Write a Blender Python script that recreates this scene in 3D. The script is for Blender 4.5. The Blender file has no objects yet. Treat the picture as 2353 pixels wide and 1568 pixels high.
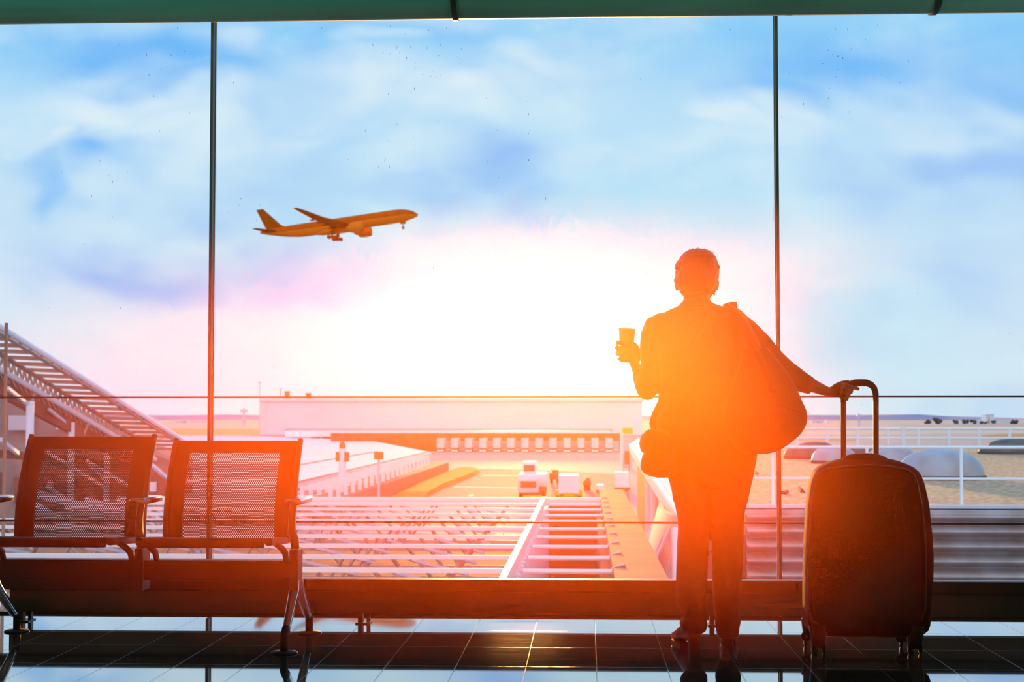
import bpy, bmesh, math, random
from mathutils import Vector, Matrix
R = random.Random(7)
sc = bpy.context.scene
COL = sc.collection
# ---------------------------------------------------------------- camera frame (used to measure the place)
F = 3650.0
YAW = math.radians(2.65)
PIT = math.atan(171 / F)
CAM = Vector((0, 0, .955))
fw = Vector((-math.sin(YAW) * math.cos(PIT), math.cos(YAW) * math.cos(PIT), math.sin(PIT)))
rt = Vector((math.cos(YAW), math.sin(YAW), 0))
up = rt.cross(fw)
def ray(px, py): return (fw + rt * ((px - 1176.5) / F) - up * ((py - 784) / F)).normalized()
def at(px, py, Y):
    d = ray(px, py); return CAM + d * (Y / d.y)
def gz(px, py, z):
    d = ray(px, py); return CAM + d * ((z - CAM.z) / d.z)
cam = bpy.data.cameras.new('camera')
cam_o = bpy.data.objects.new('camera', cam); COL.objects.link(cam_o)
cam_o.location = CAM
cam.lens = F / 2353 * 36; cam.sensor_width = 36; cam.clip_end = 12000; cam.clip_start = .05
cam_o.rotation_euler = (-fw).to_track_quat('Z', 'Y').to_euler()
cam.dof.use_dof = True; cam.dof.focus_distance = 6.6; cam.dof.aperture_fstop = 8
sc.camera = cam_o

# ---------------------------------------------------------------- materials
def mat(name, col, rough=.6, metal=0, spec=.5, noise=0, nscale=8, bump=0, bscale=60, ior=1.5, col2=None, stretch=None, coat=0):
    m = bpy.data.materials.new(name); m.use_nodes = True
    nt = m.node_tree; b = nt.nodes['Principled BSDF']
    b.inputs['Base Color'].default_value = (*col, 1)
    b.inputs['Roughness'].default_value = rough; b.inputs['Metallic'].default_value = metal
    b.inputs['Specular IOR Level'].default_value = spec; b.inputs['IOR'].default_value = ior
    b.inputs['Coat Weight'].default_value = coat
    tc = nt.nodes.new('ShaderNodeTexCoord'); src = tc.outputs['Object']
    if stretch:
        mp = nt.nodes.new('ShaderNodeMapping'); mp.inputs['Scale'].default_value = stretch
        nt.links.new(src, mp.inputs[0]); src = mp.outputs[0]
    if noise:
        n = nt.nodes.new('ShaderNodeTexNoise'); n.inputs['Scale'].default_value = nscale; n.inputs['Detail'].default_value = 5
        nt.links.new(src, n.inputs['Vector'])
        mx = nt.nodes.new('ShaderNodeMix'); mx.data_type = 'RGBA'
        c2 = col2 or tuple(c * (1 - noise) for c in col)
        mr = nt.nodes.new('ShaderNodeMapRange'); mr.inputs[1].default_value = .35; mr.inputs[2].default_value = .65
        nt.links.new(n.outputs[0], mr.inputs[0]); nt.links.new(mr.outputs[0], mx.inputs[0])
        mx.inputs[6].default_value = (*col, 1); mx.inputs[7].default_value = (*c2, 1)
        nt.links.new(mx.outputs[2], b.inputs['Base Color'])
    if bump:
        n2 = nt.nodes.new('ShaderNodeTexNoise'); n2.inputs['Scale'].default_value = bscale; n2.inputs['Detail'].default_value = 3
        nt.links.new(src, n2.inputs['Vector'])
        bp = nt.nodes.new('ShaderNodeBump'); bp.inputs['Strength'].default_value = bump; bp.inputs['Distance'].default_value = .01
        nt.links.new(n2.outputs[0], bp.inputs['Height']); nt.links.new(bp.outputs[0], b.inputs['Normal'])
    return m
M = {}
def dm(k, *a, **kw): M[k] = mat(k, *a, **kw)
dm('skin', (.22, .11, .07), .55)
dm('hair', (.012, .009, .008), .5, bump=.5, bscale=90, stretch=(1, 1, .15))
dm('shirt', (.03, .027, .03), .85, noise=.3, nscale=14, bump=.25, bscale=30)
dm('trousers', (.016, .016, .022), .85, noise=.3, nscale=12, bump=.25, bscale=30)
dm('boot', (.014, .010, .009), .5, spec=.3, bump=.2, bscale=25)
dm('bag', (.022, .018, .016), .7, bump=.3, bscale=40)
dm('bag_b', (.03, .022, .018), .6, bump=.2, bscale=50)
dm('gold', (.6, .4, .15), .3, 1)
dm('cup', (.42, .32, .22), .6)
dm('case', (.02, .012, .012), .8, spec=.15, bump=.25, bscale=160)
dm('case_trim', (.03, .025, .025), .35)
dm('rubber', (.012, .012, .013), .7)
dm('alu', (.10, .10, .10), .4, .6)
dm('seatpaint', (.035, .03, .028), .4, bump=.03, bscale=200)
dm('chrome', (.75, .75, .78), .18, 1)
dm('darkmetal', (.05, .05, .055), .45, .3)
dm('casing', (.035, .032, .03), .5, noise=.2, nscale=3)
dm('casing_low', (.085, .075, .062), .55, noise=.15, nscale=3)
dm('mullion', (.10, .09, .085), .45)
dm('mullion_edge', (.6, .58, .56), .4)
dm('joint', (.02, .016, .014), .6)
dm('duct', (.12, .42, .34), .45, noise=.5, nscale=3, col2=(.06, .25, .20), stretch=(.25, 1, 2), bump=.1, bscale=6)
dm('duct_dark', (.01, .03, .025), .5)
dm('wall', (.10, .10, .11), .8, noise=.2, nscale=2)
dm('ceil', (.20, .21, .21), .8, noise=.1, nscale=2)
dm('glow_orange', (.66, .11, .0), .7, spec=.08, noise=.12, nscale=.3)  # orange sun glow put into the airplane's base colours
dm('glow_orange_low', (.86, .20, .01), .7, spec=.08, noise=.08, nscale=.3)
dm('glow_orange_tail', (.48, .09, .0), .7, spec=.08, noise=.2, nscale=.2)
dm('glow_orange_dark', (.50, .10, .0), .7, spec=.08)
dm('white', (.88, .87, .90), .5)
dm('white2', (.62, .60, .68), .5)
dm('steel_br', (.34, .24, .19), .6)
dm('brown', (.20, .115, .075), .8, noise=.3, nscale=.5)
dm('brown2', (.21, .12, .08), .8, noise=.35, nscale=1.2)
dm('deck', (.22, .115, .07), .85, noise=.35, nscale=.6, col2=(.14, .07, .04))
dm('panelwhite', (.84, .84, .92), .5)
dm('hall', (.30, .26, .24), .8, noise=.5, nscale=.35, col2=(.17, .13, .11))
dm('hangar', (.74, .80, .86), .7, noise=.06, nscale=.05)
dm('hangar_side', (.55, .45, .50), .7)
dm('conc', (.52, .45, .38), .8, noise=.12, nscale=.05)
dm('tarmac', (.40, .36, .37), .85, noise=.2, nscale=.02, stretch=(.3, 1, 1))
dm('asphalt', (.24, .17, .18), .85, noise=.1, nscale=.2)
dm('line', (.75, .72, .72), .8)
dm('grass', (.45, .31, .05), .95, noise=.4, nscale=.25, col2=(.34, .26, .04), bump=.4, bscale=3)
dm('dry', (.27, .20, .12), .95, noise=.3, nscale=.03)
dm('green', (.16, .15, .08), .95, noise=.3, nscale=.04)
dm('roofwhite', (.80, .78, .78), .7, noise=.08, nscale=.1)
dm('facade', (.21, .11, .07), .8, noise=.4, nscale=.5)
dm('wallpink', (.34, .20, .15), .8, noise=.15, nscale=.3)
dm('gravel', (.78, .50, .31), .95, noise=.6, nscale=7, col2=(.34, .18, .09), bump=.8, bscale=14)
dm('gravelmark', (.12, .08, .06), .9)
dm('dome', (.50, .47, .54), .3, noise=.35, nscale=1.2, col2=(.36, .30, .30))
dm('dome_dk', (.16, .12, .10), .6, noise=.4, nscale=2)
dm('corr', (.44, .39, .41), .45, .2, noise=.25, nscale=1.5, col2=(.34, .26, .24), stretch=(1.5, 1, 1))
dm('well', (.26, .10, .05), .8, noise=.3, nscale=.5)
dm('yellow', (.75, .52, .03), .6)
dm('container', (.68, .65, .68), .6)
dm('container2', (.52, .50, .56), .6)
dm('windowdk', (.14, .08, .06), .3)
dm('hill', (.38, .33, .46), 1, noise=.1, nscale=.003)  # lavender of the distant air put into the hill colour
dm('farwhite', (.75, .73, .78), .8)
dm('treedk', (.10, .08, .07), 1)
dm('bridgewhite', (.68, .62, .63), .5)
dm('bridgetan', (.50, .42, .38), .6, noise=.3, nscale=.8, stretch=(1, .2, 1))
dm('orangelamp', (.55, .16, .05), .6)

# ---------------------------------------------------------------- mesh builder
def ring(c, rx, ry, n=24, p=2.0, ax=None, ay=None):
    ax = ax or Vector((1, 0, 0)); ay = ay or Vector((0, 1, 0)); out = []
    for i in range(n):
        t = 2 * math.pi * i / n; a, b = math.cos(t), math.sin(t)
        out.append(c + ax * (rx * math.copysign(abs(a) ** (2 / p), a)) + ay * (ry * math.copysign(abs(b) ** (2 / p), b)))
    return out
class MB:
    def __init__(s): s.v = []; s.f = []; s.mi = []; s.cm = 0
    def add(s, vs, fs):
        o = len(s.v); s.v += [Vector(v) for v in vs]; s.f += [tuple(i + o for i in f) for f in fs]; s.mi += [s.cm] * len(fs); return s
    def box(s, a, b, taper=0):
        x0, y0, z0 = a; x1, y1, z1 = b
        return s.add([(x0, y0, z0), (x1, y0, z0), (x1, y1, z0), (x0, y1, z0), (x0, y0, z1), (x1, y0, z1), (x1, y1, z1), (x0, y1, z1)],
                     [(3, 2, 1, 0), (4, 5, 6, 7), (0, 1, 5, 4), (1, 2, 6, 5), (2, 3, 7, 6), (3, 0, 4, 7)])
    def hexa(s, p):  # 8 points: bottom 4, top 4
        return s.add(p, [(3, 2, 1, 0), (4, 5, 6, 7), (0, 1, 5, 4), (1, 2, 6, 5), (2, 3, 7, 6), (3, 0, 4, 7)])
    def loft(s, rings, cap=True):
        n = len(rings[0]); vs = [v for r in rings for v in r]; fs = []
        for k in range(len(rings) - 1):
            for i in range(n):
                j = (i + 1) % n; fs.append((k * n + i, k * n + j, (k + 1) * n + j, (k + 1) * n + i))
        if cap: fs += [tuple(range(n - 1, -1, -1)), tuple((len(rings) - 1) * n + i for i in range(n))]
        return s.add(vs, fs)
    def tube(s, pts, r, n=10, flat=1.0, up=None, p=2.0):
        pts = [Vector(p_) for p_ in pts]; rs = r if isinstance(r, (list, tuple)) else [r] * len(pts)
        rings = []; prev = None
        for i, q in enumerate(pts):
            t = (pts[min(i + 1, len(pts) - 1)] - pts[max(i - 1, 0)]).normalized()
            if prev is None:
                ref = up or (Vector((0, 0, 1)) if abs(t.z) < .9 else Vector((0, 1, 0)))
            else: ref = prev
            ax = t.cross(ref)
            ax = ax.normalized() if ax.length > 1e-6 else t.orthogonal().normalized()
            ay = ax.cross(t).normalized(); prev = ay
            rings.append(ring(q, rs[i], rs[i] * flat, n, p, ax, ay))
        return s.loft(rings)
    def bar(s, a, b, w, h):
        return s.tube([a, b], max(w, h) / 2 * 1.0, 4) if False else s._bar(Vector(a), Vector(b), w, h)
    def _bar(s, a, b, w, h):
        t = (b - a).normalized(); ref = Vector((0, 0, 1)) if abs(t.z) < .95 else Vector((0, 1, 0))
        ax = t.cross(ref).normalized() * w / 2; ay = ax.cross(t).normalized() * h / 2
        p = [a - ax - ay, a + ax - ay, a + ax + ay, a - ax + ay, b - ax - ay, b + ax - ay, b + ax + ay, b - ax + ay]
        return s.hexa(p)
    def ell(s, c, r, n=16, m=10, rot=None):
        c = Vector(c); rings = []
        for k in range(m + 1):
            a = -math.pi / 2 + math.pi * k / m; cr = max(math.cos(a), .02)
            rg = []
            for i in range(n):
                t = 2 * math.pi * i / n
                q = Vector((r[0] * cr * math.cos(t), r[1] * cr * math.sin(t), r[2] * math.sin(a)))
                if rot: q = rot @ q
                rg.append(c + q)
            rings.append(rg)
        return s.loft(rings)
    def lathe(s, c, prof, n=32, axis=None):
        c = Vector(c); axis = (axis or Vector((0, 0, 1))).normalized()
        ax = axis.orthogonal().normalized(); ay = axis.cross(ax)
        return s.loft([ring(c + axis * z, r, r, n, 2, ax, ay) for r, z in prof])
    def prism(s, outline, d):  # outline: list of Vectors (flat), d: extrusion vector
        o = [Vector(q) for q in outline]; d = Vector(d); n = len(o)
        return s.add(o + [q + d for q in o], [tuple(range(n - 1, -1, -1)), tuple(range(n, 2 * n))] + [(i, (i + 1) % n, n + (i + 1) % n, n + i) for i in range(n)])
    def build(s, name, m, parent=None, smooth=False, bevel=0, remesh=0, origin=None, solid=0, smooth_it=0, subsurf=0):
        me = bpy.data.meshes.new(name)
        off = Vector((0, 0, 0))
        if parent is not None:
            q = parent
            while q is not None: off = off + q.location; q = q.parent
        elif origin is not None: off = Vector(origin)
        me.from_pydata([v - off for v in s.v], [], s.f)
        ms = m if isinstance(m, (list, tuple)) else [m]
        for k in ms: me.materials.append(M[k])
        if len(ms) > 1: me.polygons.foreach_set('material_index', s.mi)
        bm = bmesh.new(); bm.from_mesh(me); bmesh.ops.recalc_face_normals(bm, faces=bm.faces); bm.to_mesh(me); bm.free()
        ob = bpy.data.objects.new(name, me); COL.objects.link(ob)
        if origin is not None and parent is None: ob.location = off
        if parent is not None: ob.parent = parent
        if remesh or solid or smooth_it or bevel:
            if remesh:
                r = ob.modifiers.new('r', 'REMESH'); r.mode = 'VOXEL'; r.voxel_size = remesh
            if smooth_it:
                r = ob.modifiers.new('s', 'SMOOTH'); r.iterations = smooth_it; r.factor = .5
            if solid:
                r = ob.modifiers.new('d', 'SOLIDIFY'); r.thickness = solid
            if bevel:
                r = ob.modifiers.new('b', 'BEVEL'); r.width = bevel; r.segments = 3; r.limit_method = 'ANGLE'; r.angle_limit = math.radians(40)
            dg = bpy.context.evaluated_depsgraph_get()
            nm = bpy.data.meshes.new_from_object(ob.evaluated_get(dg))
            ob.modifiers.clear(); ob.data = nm; nm.name = name
            if len(nm.materials) == 0: nm.materials.append(M[ms[0]])
            me = nm
        if smooth:
            me.polygons.foreach_set('use_smooth', [True] * len(me.polygons))
            if not remesh:
                try: me.set_sharp_from_angle(angle=math.radians(40))
                except Exception: pass
        me.update()
        return ob
def tag(o, label=None, cat=None, group=None, kind=None):
    if label: o['label'] = label
    if cat: o['category'] = cat
    if group: o['group'] = group
    if kind: o['kind'] = kind
    return o
def empty(name, loc, label=None, cat=None, group=None):
    o = bpy.data.objects.new(name, None); COL.objects.link(o); o.location = loc; o.empty_display_size = .1
    return tag(o, label, cat, group)
def kids(o): return [c for c in COL.objects if c.parent == o]
def copy_tree(o, parent=None):
    ks = kids(o); c = o.copy(); COL.objects.link(c)
    if parent is not None: c.parent = parent
    for k in ks: copy_tree(k, c)
    return c
def struct(o): o['kind'] = 'structure'; return o

FILL_POWER = 36
SUN = dict(e=8.0, a=2.5, c=(1, .45, .12))
#@@ROOM
# ================================================================ ROOM
GY = 7.60          # glass plane
def floor_mat():
    m = bpy.data.materials.new('floor_tiles'); m.use_nodes = True; nt = m.node_tree; b = nt.nodes['Principled BSDF']
    N = nt.nodes.new; L = nt.links.new
    tc = N('ShaderNodeTexCoord'); mp = N('ShaderNodeMapping'); L(tc.outputs['Object'], mp.inputs[0])
    mp.inputs['Location'].default_value = (-.039, -.09, 0)
    br = N('ShaderNodeTexBrick'); L(mp.outputs[0], br.inputs['Vector'])
    br.offset = 0; br.squash = 1; br.inputs['Scale'].default_value = 1; br.inputs['Mortar Size'].default_value = .0022
    br.inputs['Mortar Smooth'].default_value = .2; br.inputs['Brick Width'].default_value = .267; br.inputs['Row Height'].default_value = .50
    br.inputs['Color1'].default_value = (.10, .09, .09, 1); br.inputs['Color2'].default_value = (.13, .115, .11, 1)
    br.inputs['Mortar'].default_value = (.30, .28, .28, 1)
    n = N('ShaderNodeTexNoise'); mp2 = N('ShaderNodeMapping'); L(tc.outputs['Object'], mp2.inputs[0]); mp2.inputs['Scale'].default_value = (1.2, 9, 1)
    L(mp2.outputs[0], n.inputs['Vector']); n.inputs['Scale'].default_value = 4; n.inputs['Detail'].default_value = 6
    # dust lies on the tiles close to the glass: brown streaks with a shape of their own
    sx = N('ShaderNodeSeparateXYZ'); L(tc.outputs['Object'], sx.inputs[0])
    near = N('ShaderNodeMapRange'); L(sx.outputs['Y'], near.inputs[0]); near.inputs[1].default_value = 6.95; near.inputs[2].default_value = 7.35
    th = N('ShaderNodeMapRange'); L(n.outputs[0], th.inputs[0]); th.inputs[1].default_value = .50; th.inputs[2].default_value = .66
    mu = N('ShaderNodeMath'); mu.operation = 'MULTIPLY'; L(near.outputs[0], mu.inputs[0]); L(th.outputs[0], mu.inputs[1])
    mx = N('ShaderNodeMix'); mx.data_type = 'RGBA'; L(mu.outputs[0], mx.inputs[0]); L(br.outputs['Color'], mx.inputs[6]); mx.inputs[7].default_value = (.26, .17, .15, 1)
    L(mx.outputs[2], b.inputs['Base Color'])
    ro = N('ShaderNodeMapRange'); L(n.outputs[0], ro.inputs[0]); ro.inputs[1].default_value = .3; ro.inputs[2].default_value = .75; ro.inputs[3].default_value = .02; ro.inputs[4].default_value = .045
    ad = N('ShaderNodeMath'); ad.operation = 'MULTIPLY_ADD'; L(mu.outputs[0], ad.inputs[0]); ad.inputs[1].default_value = .01; L(ro.outputs[0], ad.inputs[2])
    ad2 = N('ShaderNodeMath'); ad2.operation = 'MULTIPLY_ADD'; L(br.outputs['Fac'], ad2.inputs[0]); ad2.inputs[1].default_value = .05; L(ad.outputs[0], ad2.inputs[2])
    L(ad2.outputs[0], b.inputs['Roughness'])
    b.inputs['IOR'].default_value = 2.7; b.inputs['Coat Weight'].default_value = 1; b.inputs['Coat IOR'].default_value = 2.3; b.inputs['Coat Roughness'].default_value = .03
    cw = N('ShaderNodeMath'); cw.operation = 'SUBTRACT'; cw.inputs[0].default_value = 1; L(br.outputs['Fac'], cw.inputs[1]); L(cw.outputs[0], b.inputs['Coat Weight'])
    bp = N('ShaderNodeBump'); bp.inputs['Strength'].default_value = .2; bp.inputs['Distance'].default_value = .002; bp.invert = True
    L(br.outputs['Fac'], bp.inputs['Height']); L(bp.outputs[0], b.inputs['Normal'])
    return m
M['floor_tiles'] = floor_mat()
XL, XR, YB, ZC = -6.0, 6.0, -4.5, 3.35
struct(MB().box((XL, YB, -.15), (XR, GY + .10, 0)).build('floor', 'floor_tiles'))
struct(MB().box((XL, YB, ZC), (XR, GY + .1, ZC + .15)).build('ceiling', 'ceil'))
struct(MB().box((XL - .15, YB, 0), (XL, GY + .1, ZC)).build('wall_left', 'wall'))
struct(MB().box((XR, YB, 0), (XR + .15, GY + .1, ZC)).build('wall_right', 'wall'))
struct(MB().box((XL, YB - .15, 0), (XR, YB, ZC)).build('wall_back', 'wall'))
# glass
gm = bpy.data.materials.new('glass'); gm.use_nodes = True; nt = gm.node_tree; nt.nodes.clear()
_o = nt.nodes.new('ShaderNodeOutputMaterial'); _m = nt.nodes.new('ShaderNodeMixShader'); _t = nt.nodes.new('ShaderNodeBsdfTransparent'); _g = nt.nodes.new('ShaderNodeBsdfGlossy')
_f = nt.nodes.new('ShaderNodeFresnel'); _f.inputs[0].default_value = 1.25
_t.inputs[0].default_value = (.97, .985, .98, 1); _g.inputs['Roughness'].default_value = .02
nt.links.new(_f.outputs[0], _m.inputs[0]); nt.links.new(_t.outputs[0], _m.inputs[1]); nt.links.new(_g.outputs[0], _m.inputs[2]); nt.links.new(_m.outputs[0], _o.inputs[0])
M['glass'] = gm
xm1 = at(487, 900, GY).x; xm2 = at(1787, 900, GY).x; pitch_m = xm2 - xm1
xs = [XL, xm1, xm2, XR]
zj1 = at(1200, 913, GY).z; zj2 = at(1200, 1201, GY).z
for i in range(3):
    a, b = xs[i] + .012, xs[i + 1] - .012
    w = MB()
    for zj in (zj1, zj2): w.box((a, GY - .007, zj - .0042), (b, GY + .007, zj + .0042))
    wo = struct(w.build('window_%d' % (i + 1), 'joint', origin=((a + b) / 2, GY, 0)))
    MB().box((a, GY - .004, .012), (b, GY + .004, 3.1)).build('glass', 'glass', wo)
for i, x in enumerate((xm1, xm2, xm1 - pitch_m, xm2 + pitch_m)):
    t = MB(); t.box((x - .0065, GY - .06, .012), (x + .0065, GY - .01, 3.05)); to = struct(t.build('trim_%d' % (i + 1), 'mullion', origin=(x, GY, 0)))
    MB().box((x - .010, GY - .012, .012), (x - .0066, GY - .006, 3.05)).box((x + .0066, GY - .012, .012), (x + .010, GY - .006, 3.05)).build('edge_seal', 'mullion_edge', to)
struct(MB().box((XL, GY - .02, 0), (XR, GY + .02, .011)).build('trim_5', 'joint'))
struct(MB().box((XL, GY - .05, 3.05), (XR, GY + .05, ZC)).build('trim_6', 'duct_dark'))
# round duct under the ceiling
zb = at(1200, 40, 7.15).z; rd = .19
du = empty('round_duct', (0, 7.15, zb + rd), 'wide round dark green duct running along the top of the window', 'duct')
MB().tube([(XL + .01, 7.15, zb + rd), (XR - .01, 7.15, zb + rd)], rd, 48).build('pipe', 'duct', du, smooth=True)
for px in (1040, 2165):
    x = at(px, 35, 7.0).x
    pts = []
    MB().tube([(x - .012, 7.15, zb + rd), (x + .012, 7.15, zb + rd)], rd + .007, 48).build('joint_band', 'duct_dark', du, smooth=True)
for x in (-4.0, -1.6, .8, 3.2):
    MB().box((x - .02, 7.13, zb + 2 * rd - .01), (x + .02, 7.17, ZC)).build('hanger', 'duct_dark', du)
for sgn in (-1, 1):  # added fill lights, out of view, to lift the dark duct
    x = sgn * 5.99
    t = empty('duct_fill', (x, 3.4, 1.9), 'added fill light out of view on the %s side wall, brightening the duct' % ('left' if sgn < 0 else 'right'), 'lamp')
    MB().box((min(x, x - sgn * .07), 2.2, 1.7), (max(x, x - sgn * .07), 4.6, 2.3)).build('housing', 'white', t)
    l = bpy.data.lights.new('lamp', 'AREA'); l.shape = 'RECTANGLE'; l.size = 2.3; l.size_y = .5; l.energy = FILL_POWER; l.spread = math.radians(75); l.color = (.55, 1, .88)
    lo_ = bpy.data.objects.new('lamp', l); COL.objects.link(lo_); lo_.parent = t; lo_.location = (-sgn * .08, 0, .1)
    lo_.rotation_euler = Vector((-sgn, .95, .34)).to_track_quat('-Z', 'Z').to_euler()
# low casing along the window
lc = empty('window_casing', (0, 7.25, 0), 'long low dark casing on short posts along the foot of the window glass', 'casing')
cx0 = at(18, 1380, 7.3).x
MB().box((cx0 + .01, 7.295, .0455), (XR - .01, 7.36, .155)).build('panel', 'casing_low', lc)
MB().box((XL + .01, 7.27, .150), (XR - .01, 7.335, .206)).build('cap', 'casing', lc, bevel=.006)
MB().box((XL + .01, 7.42, .185), (XR - .01, 7.445, .197)).build('sill_strip', 'mullion_edge', lc)
for px in (52, 830, 1635, 2440):
    x = at(px, 1430, 7.33).x
    p = MB(); p.box((x - .011, 7.30, 0), (x + .011, 7.34, .15)); p.box((x + .025, 7.33, 0), (x + .04, 7.36, .05)); p.box((x - .02, 7.28, 0), (x + .045, 7.38, .006))
    p.build('post', 'darkmetal', lc)
# glow volume added to the hall, shaped to spread the low sun's orange
def glow_haze():
    m = bpy.data.materials.new('added_glow'); m.use_nodes = True; nt = m.node_tree; nt.nodes.clear()
    N = nt.nodes.new; L = nt.links.new
    o = N('ShaderNodeOutputMaterial'); v = N('ShaderNodeVolumeScatter')
    v.inputs['Color'].default_value = HZ['col']; v.inputs['Anisotropy'].default_value = HZ['g']
    v2 = N('ShaderNodeVolumeScatter'); v2.inputs['Color'].default_value = HZ['col2']; v2.inputs['Anisotropy'].default_value = HZ['g2']
    av = N('ShaderNodeAddShader'); L(v.outputs[0], av.inputs[0]); L(v2.outputs[0], av.inputs[1]); L(av.outputs[0], o.inputs['Volume'])
    tc = N('ShaderNodeTexCoord'); ln = N('ShaderNodeVectorMath'); ln.operation = 'LENGTH'; L(tc.outputs['Object'], ln.inputs[0])
    mr = N('ShaderNodeMapRange'); mr.interpolation_type = 'SMOOTHSTEP'; L(ln.outputs['Value'], mr.inputs[0])
    mr.inputs[1].default_value = 0; mr.inputs[2].default_value = 1; mr.inputs[3].default_value = HZ['d']; mr.inputs[4].default_value = 0
    L(mr.outputs[0], v.inputs['Density'])
    of = N('ShaderNodeVectorMath'); of.operation = 'SUBTRACT'; L(tc.outputs['Object'], of.inputs[0]); of.inputs[1].default_value = (.0, 0, .36)
    l2 = N('ShaderNodeVectorMath'); l2.operation = 'LENGTH'; L(of.outputs[0], l2.inputs[0])
    m2 = N('ShaderNodeMapRange'); m2.interpolation_type = 'SMOOTHSTEP'; L(l2.outputs['Value'], m2.inputs[0])
    m2.inputs[1].default_value = 0; m2.inputs[2].default_value = .66; m2.inputs[3].default_value = HZ['d']; m2.inputs[4].default_value = 0
    d2 = N('ShaderNodeMath'); d2.operation = 'MULTIPLY'; d2.inputs[1].default_value = HZ['k2']; L(m2.outputs[0], d2.inputs[0]); L(d2.outputs[0], v2.inputs['Density'])
    M['glow_haze'] = m
    b = MB(); b.ell((0, 0, 0), (1.02, 1.02, 1.02), 24, 16)
    h = b.build('glow_haze', 'glow_haze'); h.location = at(*HZ['c']); h.scale = HZ['s']
    tag(h, 'golden glow volume added to the hall air in front of the window', 'glow_haze', kind='stuff')
HZ = dict(col=(1, .15, .01, 1), g=.70, col2=(1, .9, .5, 1), g2=.85, k2=.15, d=.19, c=(1350, 970, 2.8), s=(1.35, 1.5, .41))
glow_haze()
#@@BENCH
# ================================================================ BENCH
br_ = at(678, 1300, 6.6)
bench = empty('airport_bench', (br_.x, 6.62, 0), 'dark metal beam seating row with perforated backrests facing away from the window', 'bench')
PITCH = .65
frx = br_.x                      # right frame x
zb_t, zb_b = .352, .268
MB().box((frx - 3 * PITCH - .2, 6.58, zb_b), (frx - .012, 6.66, zb_t)).build('beam', 'seatpaint', bench, bevel=.006)
for k in (.33, -.32 - .0):
    pass
def back_y(t):   # t 0 bottom .. 1 top
    return 6.80 + .17 * t ** 1.5 - .02 * math.sin(math.pi * t)
def back_pt(x, t, dz=0): return Vector((x, back_y(t), .415 + (.445 + dz) * t))
def seat_unit(x0, dz):           # x0 = left edge of the seat, width .565
    W = .565; xc = x0 + W / 2
    # backrest frame: border strips of a curved sheet
    px0, px1 = x0 + .078, x0 + W - .088
    t1 = .865
    nb = 14
    def sheet(b, xa, xb, ta, tb, n=12, th=.014):
        rr = []
        for i in range(n + 1):
            t = ta + (tb - ta) * i / n
            rr.append([back_pt(xa, t, dz) + Vector((0, -th / 2, 0)), back_pt(xb, t, dz) + Vector((0, -th / 2, 0)), back_pt(xb, t, dz) + Vector((0, th / 2, 0)), back_pt(xa, t, dz) + Vector((0, th / 2, 0))])
        b.loft(rr)
    b = MB(); sheet(b, x0 + .006, px0, 0, .99); sheet(b, px1, x0 + W - .006, 0, .99); sheet(b, px0 - .001, px1 + .001, t1, .99, 4)
    br = b.build('backrest', 'seatpaint', bench, smooth=True)
    for s in (0, 1):
        e = MB(); xa = x0 + (W - .012 if s else 0)
        e.tube([back_pt(xa + .006, t / 10, dz) + Vector((0, -.004, 0)) for t in range(11)] , .012, 8, p=3)
        e.build('side_rail', 'darkmetal', br, smooth=True)
    # perforated sheet: hexagonal cells each with a round hole
    s = .0086; rowh = s * math.sqrt(3) / 2; hgt = t1 * (.445 + dz)
    nx = int((px1 - px0) / s); nz = int(hgt / rowh)
    v = []; f = []; idx = {}
    def vid(x, z):
        k = (round(x * 2e4), round(z * 2e4))
        if k not in idx:
            t = z / (.445 + dz); idx[k] = len(v); v.append((x, back_y(max(t, 0)), .415 + z))
        return idx[k]
    R_o = s / math.sqrt(3); R_i = .0027
    for j in range(nz + 1):
        for i in range(nx + 1):
            cx = px0 + s * (i + (.5 if j % 2 else 0)); cz = .002 + j * rowh
            if cx > px1 + .002: continue
            o = [vid(cx + R_o * math.sin(math.pi / 3 * q), cz + R_o * math.cos(math.pi / 3 * q)) for q in range(6)]
            n = len(v); t = None
            for q in range(6):
                zz = cz + R_i * math.cos(math.pi / 3 * q); v.append((cx + R_i * math.sin(math.pi / 3 * q), back_y(max(zz / (.445 + dz), 0)), .415 + zz))
            for q in range(6): f.append((o[q], o[(q + 1) % 6], n + (q + 1) % 6, n + q))
    pb = MB(); pb.add(v, f); pb.build('perforated_panel', 'seatpaint', br, solid=.0012)
    # seat pan
    b = MB(); prof = [(6.40, .440), (6.398, .452), (6.41, .460), (6.46, .456), (6.60, .440), (6.74, .425), (6.80, .43), (6.80, .42), (6.74, .413), (6.60, .428), (6.47, .440), (6.44, .43), (6.43, .418), (6.405, .418)]
    xa, xb = x0 + .015, x0 + W - .055
    b.prism([Vector((xa, y, z)) for y, z in prof], (xb - xa, 0, 0))
    so = b.build('seat', 'seatpaint', bench, bevel=.003, smooth=True)
    for xe, sg in ((xa - .012, -1), (xb + .024, 1)):
        c = MB(); c.tube([(xe, 6.40, .443), (xe, 6.55, .435), (xe, 6.78, .42)], [.016, .016, .014], 8, flat=1.0, p=3)
        c.build('end_cap', 'darkmetal', so, smooth=True)
        # support bracket down to the beam
        k = MB(); xo = xe + .035 * (1 if sg > 0 else .6)
        k.tube([(xe, 6.47, .44), (xo - .01, 6.53, .41), (xo, 6.57, .385), (xo, 6.60, .345)], [.010, .012, .012, .011], 8, p=3)
        k.build('bracket', 'darkmetal', bench, smooth=True)
seat_unit(frx - PITCH + .045, -.012)
seat_unit(frx - 2 * PITCH + .045, .006)
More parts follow.
